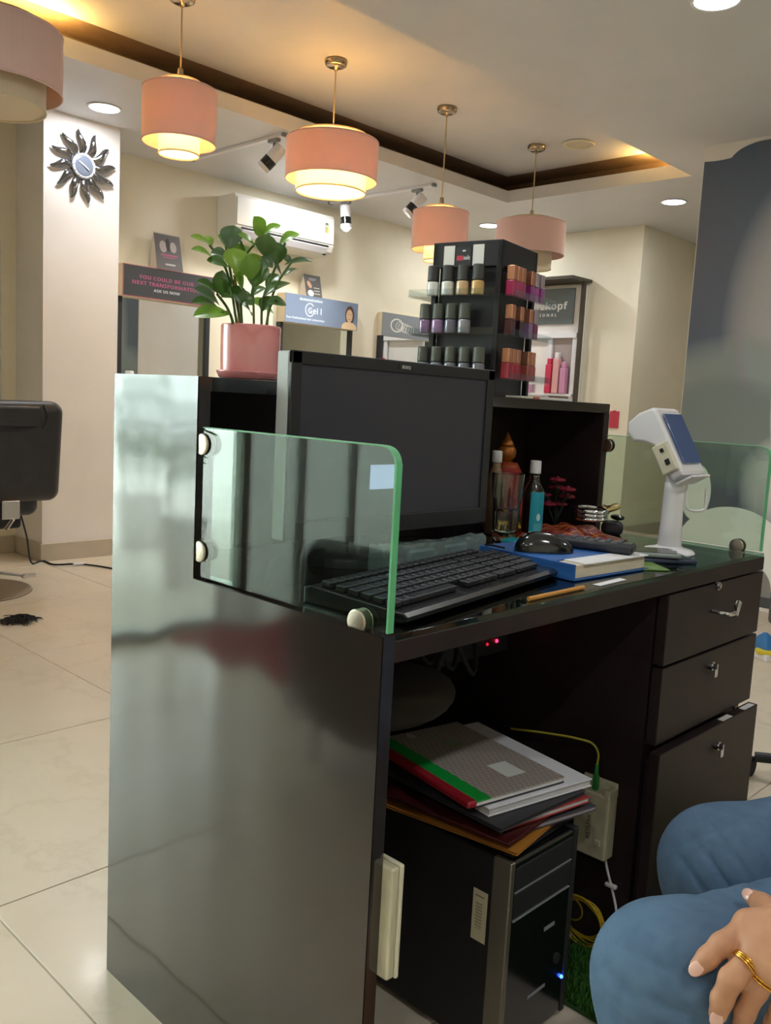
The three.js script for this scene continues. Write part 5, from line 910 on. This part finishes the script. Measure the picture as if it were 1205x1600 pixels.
// ================================================================ THE SEATED PERSON (jeans, resting hand with rings)
// distance field of tapered capsules joined smoothly, meshed on a grid
function roundCone(p, a, b, r1, r2) {
  const bax = b.x - a.x, bay = b.y - a.y, baz = b.z - a.z, pax = p.x - a.x, pay = p.y - a.y, paz = p.z - a.z;
  const h = Math.max(0, Math.min(1, (pax * bax + pay * bay + paz * baz) / (bax * bax + bay * bay + baz * baz || 1e-9)));
  const dx = pax - bax * h, dy = pay - bay * h, dz = paz - baz * h;
  return Math.sqrt(dx * dx + dy * dy + dz * dz) - (r1 + (r2 - r1) * h);
}
const smin = (a, b, k) => { const h = Math.max(k - Math.abs(a - b), 0) / k; return Math.min(a, b) - h * h * k * 0.25; };
function fieldMesh(sdf, lo, hi, cell) {
  const size = Math.max(hi.x - lo.x, hi.y - lo.y, hi.z - lo.z), n = Math.ceil(size / cell) + 4, half = n / 2;
  const mc = new MarchingCubes(n, new THREE.MeshBasicMaterial(), false, false, 600000);
  mc.isolation = 0;
  const c = lo.clone().add(hi).multiplyScalar(0.5), scale = cell * n / 2, p = V(0, 0, 0);
  for (let z = 0; z < n; z++) for (let y = 0; y < n; y++) for (let x = 0; x < n; x++) {
    p.set(c.x + (x - half) / half * scale, c.y + (y - half) / half * scale, c.z + (z - half) / half * scale);
    mc.field[x + y * n + z * n * n] = -sdf(p);
  }
  mc.update();
  const cnt = mc.count, pos = new Float32Array(cnt * 3);
  for (let i = 0; i < cnt * 3; i += 3) { pos[i] = c.x + mc.positionArray[i] * scale; pos[i + 1] = c.y + mc.positionArray[i + 1] * scale; pos[i + 2] = c.z + mc.positionArray[i + 2] * scale; }
  let g = new THREE.BufferGeometry(); g.setAttribute('position', new THREE.BufferAttribute(pos, 3));
  g = mergeVertices(g, cell * 0.02);
  // smooth normals from the field itself
  const P = g.attributes.position, nor = new Float32Array(P.count * 3), e = cell * 0.6, q = V(0, 0, 0), s = (x, y, z) => sdf(q.set(x, y, z));
  for (let i = 0; i < P.count; i++) { const x = P.getX(i), y = P.getY(i), z = P.getZ(i); const v = V(s(x + e, y, z) - s(x - e, y, z), s(x, y + e, z) - s(x, y - e, z), s(x, y, z + e) - s(x, y, z - e)).normalize(); nor[i * 3] = v.x; nor[i * 3 + 1] = v.y; nor[i * 3 + 2] = v.z; }
  g.setAttribute('normal', new THREE.BufferAttribute(nor, 3));
  return uvMetres(g, 1);
}
{
  const K1 = V(0.090, 0.462, 0.348), K2 = V(0.352, 0.465, 0.290);
  const ax = V(0.872, 0.03, 0.489).normalize();
  const H1 = K1.clone().addScaledVector(ax, 0.43), H2 = K2.clone().addScaledVector(ax, 0.41);
  const A1 = V(0.125, 0.09, 0.345), A2 = V(0.40, 0.09, 0.30);
  const pel = H1.clone().add(H2).multiplyScalar(0.5).add(V(0.05, 0.03, 0.03));
  const waist = pel.clone().add(V(0.05, 0.17, 0.03)), chest = pel.clone().add(V(0.05, 0.40, 0.03)), neck = pel.clone().add(V(0.01, 0.56, 0.0)), head = pel.clone().add(V(-0.05, 0.70, -0.03));
  const lat = ax.clone().cross(V(0, 1, 0)).normalize();                        // across the body
  const sideOf = H2.clone().sub(H1).dot(lat) > 0 ? 1 : -1;
  const S1 = chest.clone().addScaledVector(lat, -sideOf * 0.175).add(V(0, 0.055, 0)), S2 = chest.clone().addScaledVector(lat, sideOf * 0.175).add(V(0, 0.055, 0));
  const o = thing('person', 'seated person in blue jeans with a ringed hand resting on the thigh', 'person', [0, 0, 0]);

  // ---- jeans with creases fanning out of the knee bends (centre on the cloth, across direction, spacing, depth, reach)
  const baseSdf = (p) => {
    const l1 = smin(roundCone(p, K1, H1, 0.073, 0.094), roundCone(p, K1, A1, 0.070, 0.052), 0.035);
    const l2 = smin(roundCone(p, K2, H2, 0.074, 0.094), roundCone(p, K2, A2, 0.070, 0.052), 0.035);
    let d = smin(l1, l2, 0.012);
    d = smin(d, roundCone(p, H1, H2, 0.11, 0.11), 0.06); return smin(d, roundCone(p, pel, waist, 0.14, 0.135), 0.05);
  };
  const onCloth = (px, py) => { const d = rayDir(px, py), p = EYE.clone(); for (let i = 0; i < 200; i++) { const s = baseSdf(p); if (s < 0.0004) break; p.addScaledVector(d, Math.max(0.0008, s * 0.8)); } return p; };
  const dirUV = (r, u) => RIGHT.clone().multiplyScalar(r).addScaledVector(UP, u).normalize();
  const crease = [
    [onCloth(1130, 1372), dirUV(0.84, 0.54), 0.027, 0.0052, 0.050], [onCloth(1185, 1385), dirUV(0.84, 0.54), 0.027, 0.0050, 0.046], [onCloth(1085, 1395), dirUV(0.66, 0.75), 0.026, 0.0030, 0.034],
    [onCloth(1060, 1582), dirUV(0.20, 0.98), 0.030, 0.0060, 0.050], [onCloth(985, 1556), dirUV(0.72, 0.69), 0.030, 0.0045, 0.036], [onCloth(1070, 1505), dirUV(0.55, 0.83), 0.040, 0.0022, 0.050],
  ];
  const folds = (p) => {
    let f = 0;
    for (const [q, u, sp, amp, reach] of crease) {
      const dx = p.x - q.x, dy = p.y - q.y, dz = p.z - q.z, m = Math.exp(-(dx * dx + dy * dy + dz * dz) / (reach * reach));
      if (m < 0.02) continue;
      const s = Math.sin(PI * (dx * u.x + dy * u.y + dz * u.z) / sp);
      const w = 1 - Math.abs(s); f += amp * m * w * w;
    }
    return f;
  };
  const jeansSdf = (p) => {
    let d = baseSdf(p);
    if (d < 0.03 && d > -0.03) d += folds(p);
    if (p.y > waist.y) d = Math.max(d, p.y - waist.y);
    return Math.max(d, 0.10 - p.y);
  };
  const jg = fieldMesh(jeansSdf, V(0.0, 0.06, 0.12), V(0.95, 0.80, 0.85), 0.0066);
  // dye of the denim: mottled in space, vertex by vertex
  const mottle = (g, lo, hi, sc) => { const p = g.attributes.position, c = new Float32Array(p.count * 3), A = new THREE.Color(), smp = (u, v) => { const x = ((u % 256) + 256) % 256, y = ((v % 256) + 256) % 256, ix = Math.floor(x), iy = Math.floor(y), fx = x - ix, fy = y - iy, G = (i, j) => NB[(j & 255) * 256 + (i & 255)]; return (G(ix, iy) * (1 - fx) + G(ix + 1, iy) * fx) * (1 - fy) + (G(ix, iy + 1) * (1 - fx) + G(ix + 1, iy + 1) * fx) * fy; };
    for (let i = 0; i < p.count; i++) { const x = p.getX(i) * sc, y = p.getY(i) * sc, z = p.getZ(i) * sc, t = Math.min(1, Math.max(0, ((smp(x + 31, y) + smp(y + 7, z + 90) + smp(z, x + 151)) / 3 - 0.5) * 2.2 + 0.5)), m = mixc(lo, hi, t); A.setRGB(m[0] / 255, m[1] / 255, m[2] / 255, THREE.SRGBColorSpace); c[i * 3] = A.r; c[i * 3 + 1] = A.g; c[i * 3 + 2] = A.b; } g.setAttribute('color', new THREE.BufferAttribute(c, 3)); return g; };
  const jeans = mesh('jeans', mottle(jg, [70, 96, 124], [92, 120, 146], 2400), std({ vertexColors: true, roughness: 0.9 }), o);
  // ---- hand: joints placed on the thigh under the photographed fingers
  const march = (px, py, off) => { const d = rayDir(px, py), p = EYE.clone(); for (let i = 0; i < 200; i++) { const s = jeansSdf(p) - off; if (s < 0.0004) break; p.addScaledVector(d, Math.max(0.0008, s * 0.8)); if (p.distanceTo(EYE) > 2) break; } return p; };
  const at = (px, py, dist) => EYE.clone().addScaledVector(rayDir(px, py), dist);
  const dist = (p) => p.distanceTo(EYE);
  const fi = { t: march(1092, 1510, 0.009), a: march(1106, 1497, 0.016), b: march(1128, 1476, 0.026), m: march(1172, 1447, 0.036) };
  const mm = dist(fi.m);
  const fm = { t: march(1122, 1584, 0.009), a: march(1128, 1562, 0.017), b: march(1143, 1530, 0.030), m: at(1186, 1484, mm - 0.012) };
  const fr = { t: march(1158, 1602, 0.010), a: march(1164, 1582, 0.018), b: march(1181, 1548, 0.032), m: at(1208, 1508, mm - 0.018) };
  const fp = { t: march(1204, 1618, 0.010), a: march(1209, 1600, 0.018), b: march(1221, 1572, 0.030), m: at(1234, 1530, mm - 0.022) };
  const th = { t: march(1178, 1404, 0.012), a: march(1192, 1414, 0.016), m: at(1226, 1440, mm + 0.004) };
  const wrist = at(1290, 1442, mm - 0.005), elbow = wrist.clone().add(V(0.20, 0.10, 0.14));
  const bones = [];
  const B = (a, b, r1, r2, k = 0.006) => bones.push([a, b, r1, r2, k]);
  for (const [f, r] of [[fi, 0.0102], [fm, 0.0105], [fr, 0.0098], [fp, 0.0088]]) { B(f.m, f.b, r * 1.16, r * 1.02); B(f.b, f.a, r * 1.04, r * 0.94); B(f.a, f.t, r * 0.95, r * 0.80); }
  B(th.m, th.a, 0.0135, 0.0112); B(th.a, th.t, 0.0112, 0.0088);
  const palm = [[fi.m, wrist, 0.0135, 0.020], [fm.m, wrist, 0.0135, 0.020], [fr.m, wrist, 0.013, 0.019], [fp.m, wrist, 0.0125, 0.018], [fi.m, fm.m, 0.012, 0.012], [fm.m, fr.m, 0.012, 0.012], [fr.m, fp.m, 0.0115, 0.0115], [th.m, wrist, 0.015, 0.02]];
  const handSdf = (p) => {
    let d = 1e3; for (const [a, b, r1, r2] of palm) d = smin(d, roundCone(p, a, b, r1, r2), 0.014);
    for (let i = 0; i < bones.length; i++) { const [a, b, r1, r2, k] = bones[i]; d = smin(d, roundCone(p, a, b, r1, r2), 0.0045); }
    d = smin(d, roundCone(p, wrist, elbow, 0.024, 0.038), 0.02);
    return d;
  };
  const lo = V(9, 9, 9), hi = V(-9, -9, -9); for (const p of [fi.t, fm.t, fr.t, fp.t, th.t, wrist, fi.m, fp.m, fm.b, fr.b, th.m]) { lo.min(p); hi.max(p); } lo.subScalar(0.03); hi.addScalar(0.03);
  const cutN = elbow.clone().sub(wrist).normalize(), cutP = wrist.clone().addScaledVector(cutN, 0.012);
  const hg = fieldMesh((p) => Math.max(handSdf(p), p.clone().sub(cutP).dot(cutN)), lo, hi, 0.0026);
  // forearm, upper arms, neck, head and feet, coarser
  const W2 = K2.clone().addScaledVector(ax, 0.33).add(V(0, 0.116, 0)).addScaledVector(lat, sideOf * 0.01), S2e = S2.clone().add(W2).multiplyScalar(0.5).addScaledVector(ax, 0.13).addScaledVector(lat, sideOf * 0.06).add(V(0, -0.04, 0));
  const fc = ax.clone().negate();
  const F1 = V(A1.x - 0.03, 0.035, A1.z), F1t = F1.clone().addScaledVector(fc, 0.15), F2 = V(A2.x - 0.03, 0.035, A2.z), F2t = F2.clone().addScaledVector(fc, 0.15);
  const bodySdf = (p) => {
    let d = roundCone(p, cutP.clone().addScaledVector(cutN, -0.016), elbow, 0.0238, 0.038); d = smin(d, roundCone(p, elbow, S1, 0.038, 0.05), 0.02);
    d = smin(d, roundCone(p, S2, S2e, 0.05, 0.038), 0.03); d = smin(d, roundCone(p, S2e, W2, 0.036, 0.024), 0.02);
    d = smin(d, roundCone(p, S1, S2, 0.06, 0.06), 0.04); d = smin(d, roundCone(p, pel, chest, 0.12, 0.125), 0.05); d = smin(d, roundCone(p, chest, neck, 0.09, 0.055), 0.05);
    d = smin(d, roundCone(p, neck, head.clone().add(V(0, -0.05, 0)), 0.052, 0.05), 0.03); 
    for (const [A, F, T] of [[A1, F1, F1t], [A2, F2, F2t]]) { d = Math.min(d, smin(roundCone(p, A.clone().add(V(0, 0.03, 0)), F, 0.042, 0.036), roundCone(p, F, T, 0.036, 0.026), 0.03)); }
    return Math.max(d, 0.008 - p.y);
  };
  const hp = (f, l, y) => head.clone().addScaledVector(fc, f).addScaledVector(lat, l).add(V(0, y, 0));
  const headSdf = (p) => {
    let d = roundCone(p, hp(-0.012, 0, 0.040), hp(0.010, 0, 0.028), 0.084, 0.080);                       // cranium
    d = smin(d, roundCone(p, hp(0.030, 0, -0.030), hp(0.048, 0, -0.082), 0.056, 0.030), 0.05);           // face down to the chin
    d = smin(d, roundCone(p, hp(0.088, 0, 0.012), hp(0.100, 0, -0.016), 0.006, 0.010), 0.014);           // nose
    d = smin(d, roundCone(p, hp(0.070, -0.030, 0.026), hp(0.070, 0.030, 0.026), 0.014, 0.014), 0.016);   // brow
    d = smin(d, roundCone(p, hp(0.078, -0.013, -0.048), hp(0.078, 0.013, -0.048), 0.009, 0.009), 0.012); // lips
    for (const k of [-1, 1]) { d = smin(d, roundCone(p, hp(-0.005, k * 0.080, 0.016), hp(0.0, k * 0.076, -0.018), 0.013, 0.009), 0.006); d = Math.max(d, -(p.distanceTo(hp(0.093, k * 0.031, 0.006)) - 0.013)); }
    return smin(d, roundCone(p, neck, hp(0, 0, -0.05), 0.050, 0.047), 0.03);
  };
  // the other hand, flat on the far thigh
  const hb = [];
  { const f0 = fc, up = V(0, 1, 0), off = [-0.030, -0.010, 0.011, 0.030], len = [0.070, 0.080, 0.074, 0.056];
    off.forEach((l, k) => { const m = W2.clone().addScaledVector(f0, 0.082 - 0.006 * Math.abs(k - 1)).addScaledVector(lat, l).addScaledVector(up, 0.008), a = m.clone().addScaledVector(f0, len[k] * 0.5).addScaledVector(up, -0.003), b = a.clone().addScaledVector(f0, len[k] * 0.3).addScaledVector(up, -0.010), t = b.clone().addScaledVector(f0, len[k] * 0.22).addScaledVector(up, -0.010); hb.push([W2, m, 0.021, 0.0125, 0.014], [m, a, 0.0108, 0.0098, 0.004], [a, b, 0.0098, 0.009, 0.004], [b, t, 0.009, 0.0076, 0.004]); });
    const q = W2.clone().addScaledVector(f0, 0.03).addScaledVector(lat, -sideOf * 0.03), r = q.clone().addScaledVector(f0, 0.035).addScaledVector(lat, -sideOf * 0.022), t = r.clone().addScaledVector(f0, 0.03).addScaledVector(lat, -sideOf * 0.006).addScaledVector(up, -0.012);
    hb.push([W2, q, 0.02, 0.015, 0.014], [q, r, 0.014, 0.0115, 0.006], [r, t, 0.0112, 0.0088, 0.004]); }
  const hand2Sdf = (p) => { let d = roundCone(p, W2, W2.clone().lerp(S2e, 0.12), 0.024, 0.0255); for (const [a, b, r1, r2, k] of hb) d = smin(d, roundCone(p, a, b, r1, r2), k); return d; };
  const bl = V(-0.12, 0.0, 0.1), bh = V(1.0, 1.36, 0.95);
  const skin = phy({ vertexColors: true, roughness: 0.52 });
  const bodyG = mottle(merge([hg, fieldMesh(bodySdf, bl, bh, 0.013), fieldMesh(headSdf, head.clone().subScalar(0.16), head.clone().addScalar(0.145), 0.0045), fieldMesh(hand2Sdf, W2.clone().subScalar(0.17), W2.clone().addScalar(0.12), 0.0035)]), [180, 126, 94], [202, 150, 116], 700);
  mesh('body', bodyG, skin, o);
  // nails
  const nailM = phy({ color: '#e3b5a4', roughness: 0.25, clearcoat: 0.4 });
  const nail = (f) => { const dir = f.t.clone().sub(f.a).normalize(), toC = EYE.clone().sub(f.t).normalize(), n = toC.clone().addScaledVector(dir, -toC.dot(dir)).normalize(); const g = new THREE.SphereGeometry(1, 16, 10).scale(0.0062, 0.0022, 0.0085); g.applyMatrix4(new THREE.Matrix4().makeBasis(n.clone().cross(dir), n, dir)); const c = f.t.clone().addScaledVector(dir, 0.0015).addScaledVector(n, 0.0074); return g.translate(c.x, c.y, c.z); };
  for (const f of [fi, fm, fr, th]) mesh('fingernail', nail(f), nailM, o);
  // rings
  const ring = (a, b, t, r, name, wire) => { const c = a.clone().lerp(b, t), dir = b.clone().sub(a).normalize(), list = []; for (let k = 0; k < wire; k++) { const g = new THREE.TorusGeometry(r, 0.0013, 8, 36); g.applyQuaternion(new THREE.Quaternion().setFromUnitVectors(V(0, 0, 1), dir.clone().add(V(0.12 * (k - 1), 0.1 * (k - 1), 0)).normalize())); list.push(g.translate(c.x + dir.x * 0.0022 * (k - 1), c.y + dir.y * 0.0022 * (k - 1), c.z + dir.z * 0.0022 * (k - 1))); } return mesh(name, list, M.gold, o); };
  ring(fm.m, fm.b, 0.48, 0.0131, 'finger_ring', 3).userData.label = 'gold ring of twisted wires on the middle finger';
  const r2 = ring(fr.m, fr.b, 0.60, 0.0128, 'finger_ring', 2); r2.userData.label = 'gold ring with pale petals';
  // shirt, hair and shoes: outside the picture, kept plain
  const shirtSdf = (p) => { let d = roundCone(p, pel.clone().add(V(0, 0.05, 0)), chest, 0.148, 0.15); d = smin(d, roundCone(p, chest.clone().add(V(0, 0.02, 0)), neck.clone().add(V(0, -0.03, 0)), 0.10, 0.062), 0.06); d = smin(d, roundCone(p, S1, S2, 0.068, 0.068), 0.05); d = smin(d, roundCone(p, S1, S1.clone().lerp(elbow, 0.45), 0.066, 0.056), 0.03); d = smin(d, roundCone(p, S2, S2.clone().lerp(S2e, 0.45), 0.066, 0.056), 0.03); return Math.max(d, p.y - (neck.y + 0.0)); };
  mesh('shirt', fieldMesh(shirtSdf, V(pel.x - 0.4, 0.48, pel.z - 0.35), V(pel.x + 0.4, 1.2, pel.z + 0.35), 0.016), std({ color: '#5a6470', roughness: 0.9 }), o);
  const hairSdf = (p) => {
    const q = p.clone().sub(head), f = q.dot(fc);
    let d = roundCone(p, hp(-0.014, 0, 0.046), hp(0.002, 0, 0.036), 0.094, 0.088);
    d = smin(d, roundCone(p, hp(-0.050, 0, 0.0), hp(-0.082, 0, -0.15), 0.078, 0.052), 0.04);
    return Math.max(d, f - (0.018 + 0.75 * Math.max(0, q.y - 0.05) + 0.25 * Math.min(0, q.y)));
  };
  mesh('hair', fieldMesh(hairSdf, head.clone().subScalar(0.26), head.clone().addScalar(0.18), 0.007), std({ color: '#1b1513', roughness: 0.55 }), o);
  for (const k of [-1, 1]) {
    const e = mesh('eye', sphere(0.0115, ...hp(0.072, k * 0.031, 0.006).toArray(), 16), std({ color: '#ece8e2', roughness: 0.25 }), o);
    mesh('iris', sphere(0.0055, ...hp(0.0790, k * 0.031, 0.005).toArray(), 12), std({ color: '#2a1a12', roughness: 0.2 }), e);
    mesh('eyebrow', tube([hp(0.082, k * 0.018, 0.032), hp(0.080, k * 0.032, 0.036), hp(0.070, k * 0.046, 0.031)], 0.0028, 12, 6), std({ color: '#1b1513', roughness: 0.7 }), o);
  }
  mesh('mouth', tube([hp(0.080, -0.020, -0.047), hp(0.0868, -0.008, -0.045), hp(0.0868, 0.008, -0.045), hp(0.080, 0.020, -0.047)], 0.0036, 20, 8), std({ color: '#a0605a', roughness: 0.5 }), o);
  // stool the person sits on
  const st = thing('office_stool', 'black office stool under the seated person', 'stool', [pel.x + 0.04, 0.008, pel.z + 0.02]);
  mesh('seat', rbox(0.40, 0.07, 0.40, 0.03, 0, pel.y - 0.202, 0, 4), M.black, st); mesh('pole', cyl(0.022, 0.022, pel.y - 0.30, 0, (pel.y - 0.30) / 2 + 0.07, 0), M.chrome, st);
  for (let k = 0; k < 5; k++) { const a = k * 2 * PI / 5 + 0.3; mesh('base_arm', bar([0, 0.075, 0], [Math.cos(a) * 0.23, 0.055, Math.sin(a) * 0.23], 0.014), M.black, st); mesh('caster', [cyl(0.024, 0.024, 0.022, 0, 0, 0, 20).rotateZ(PI / 2).rotateY(a).translate(Math.cos(a) * 0.23, 0.0245, Math.sin(a) * 0.23)], M.rubber, st); }
}

// ================================================================ THINGS PAST THE DESK AND OUT OF THE PICTURE
// rolling stool whose caster shows past the drawers
{
  const c = hit(1202, 1242, 'y', 0.03), o = thing('rolling_stool', 'black rolling stool beyond the drawers, one caster in view', 'stool', [c.x + 0.215, 0, c.z + 0.05]);
  mesh('seat', lathe([[0, 0.46], [0.15, 0.46], [0.17, 0.475], [0.17, 0.51], [0.15, 0.53], [0, 0.535]], 40), M.black, o); mesh('pole', cyl(0.025, 0.025, 0.38, 0, 0.27, 0), M.chrome, o);
  for (let k = 0; k < 5; k++) { const a = PI + k * 2 * PI / 5; mesh('base_arm', bar([0, 0.08, 0], [Math.cos(a) * 0.165, 0.06, Math.sin(a) * 0.165], 0.015), M.black, o); mesh('caster', [cyl(0.03, 0.03, 0.026, 0, 0, 0, 24).rotateX(PI / 2).translate(Math.cos(a) * 0.18, 0.0305, Math.sin(a) * 0.18)], M.rubber, o); }
}
{ // pair of shoes by the pillar
  const c = hit(1196, 1018, 'y', 0.02);
  const o = thing('sneaker', 'blue and yellow sneaker with white sole on the floor by the poster pillar', 'shoe', [c.x + 0.02, 0, c.z - 0.02], 0.5);
  const sole = extrude(Array.from({ length: 24 }, (_, k) => { const a = k / 24 * 2 * PI; return [Math.cos(a) * 0.135, Math.sin(a) * (0.046 - 0.008 * Math.cos(a * 2))]; }), 0.022, 0.004).rotateX(-PI / 2).translate(0, 0.004, 0);
  mesh('sole', sole, M.whitePlastic, o);
  const up = new THREE.SphereGeometry(1, 28, 18), p = up.attributes.position;
  for (let i = 0; i < p.count; i++) { let x = p.getX(i), y = Math.max(0, p.getY(i)), z = p.getZ(i); const h = x > 0.1 ? 0.05 : 0.085; p.setXYZ(i, x * 0.128, 0.026 + y * (0.05 + 0.045 / (1 + Math.exp((x + 0.1) * 9))), z * 0.043); }
  up.computeVertexNormals(); mesh('upper', up, std({ color: '#2c6ea8', roughness: 0.7 }), o);
  mesh('heel_patch', rbox(0.05, 0.022, 0.088, 0.008, -0.105, 0.038, 0), std({ color: '#d8c02c', roughness: 0.6 }), o);
  mesh('laces', [0, 1, 2].map((k) => tube([[0.0 + k * 0.025, 0.088 - k * 0.010, -0.025], [0.0 + k * 0.025, 0.098 - k * 0.010, 0], [0.0 + k * 0.025, 0.088 - k * 0.010, 0.025]], 0.003, 12, 6)), M.whitePlastic, o);
}
// what the glossy end panel and the glass mirror: armchair, red mat, plants on the patio
{
  const lea = phy({ color: '#101113', roughness: 0.35, clearcoat: 0.3 });
  const o = thing('tub_armchair', 'black leather tub armchair for visitors beside the desk end', 'armchair', [-1.12, 0, -0.86], -PI / 2);
  for (const [x, z] of [[-0.24, -0.24], [0.24, -0.24], [-0.24, 0.24], [0.24, 0.24]]) mesh('leg', cyl(0.02, 0.015, 0.12, x, 0.06, z, 14), M.chrome, o);
  mesh('seat', rbox(0.44, 0.2, 0.46, 0.05, 0, 0.32, 0.05, 4), lea, o); mesh('frame', rbox(0.58, 0.14, 0.56, 0.04, 0, 0.19, 0, 4), lea, o);
  mesh('backrest', rbox(0.60, 0.50, 0.13, 0.06, 0, 0.40, -0.24, 5), lea, o);
  for (const s of [-1, 1]) mesh('armrest', rbox(0.10, 0.36, 0.54, 0.045, s * 0.26, 0.36, 0.02, 4), lea, o);
}
tag(mesh('red_mat', uvMetres(rspan(-4.0, -1.25, 0.0005, 0.014, -2.40, -1.35, 0.004), 1), std({ map: tintTex([128, 44, 52], [150, 60, 66], NB), roughness: 0.95 })), 'large dull red mat on the floor inside the entrance', 'mat');
structure(mesh('ground', uvMetres(merge([span(-14, -0.2, -0.3, -0.03, -20, -2.57)]), 0.5), std({ map: tintTex([206, 204, 198], [220, 218, 212]), roughness: 0.9 })));
{
  const leafM = [std({ color: '#3f6b34', roughness: 0.5, side: THREE.DoubleSide }), std({ color: '#5b8a48', roughness: 0.5, side: THREE.DoubleSide })], lg = new THREE.SphereGeometry(1, 6, 4).scale(0.022, 0.006, 0.055).translate(0, 0, 0.05);
  const bush = (x, z, h, r, potM, label, seed) => {
    const rg = mulberry(seed), o = thing('patio_plant', label, 'potted plant', [x, -0.03, z]);
    mesh('pot', lathe([[0, 0.001], [0.11, 0.001], [0.16, 0.34], [0.17, 0.36], [0.15, 0.36], [0.14, 0.32], [0, 0.31]], 28), potM, o);
    const stems = [], lv = [[], []];
    for (let k = 0; k < 9; k++) { const a = rg() * 6.28, tip = V(Math.cos(a) * r * (0.4 + 0.6 * rg()), 0.4 + h * (0.5 + 0.5 * rg()), Math.sin(a) * r * (0.4 + 0.6 * rg())); stems.push(tube([[0, 0.3, 0], [tip.x * 0.3, 0.3 + (tip.y - 0.3) * 0.5, tip.z * 0.3], tip], 0.006, 12, 5));
      for (let q = 0; q < 16; q++) { const t = 0.3 + 0.7 * q / 16, p = V(tip.x * t * t, 0.3 + (tip.y - 0.3) * t, tip.z * t * t), g = lg.clone().rotateX(rg() * 1.4 - 0.7).rotateY(rg() * 6.28).translate(p.x, p.y, p.z); lv[q % 2].push(g); } }
    mesh('stem', stems, std({ color: '#5a5038', roughness: 0.8 }), o);
    lv.forEach((l, k) => { const m = mesh('foliage', l, leafM[k], o); m.userData.kind = 'stuff'; });
  };
  bush(-1.95, -3.5, 1.15, 0.5, M.whitePlastic, 'bushy shrub in a white pot outside the patio door, close to the wall', 3);
  bush(-2.35, -4.6, 1.1, 0.45, M.whitePlastic, 'bushy shrub in a white pot farther out on the patio', 8);
  bush(-1.2, -4.3, 1.4, 0.5, std({ color: '#6c9a8c', roughness: 0.5 }), 'tall shrub in a green pot at the far end of the patio', 14);
}

renderer.render(scene, camera);
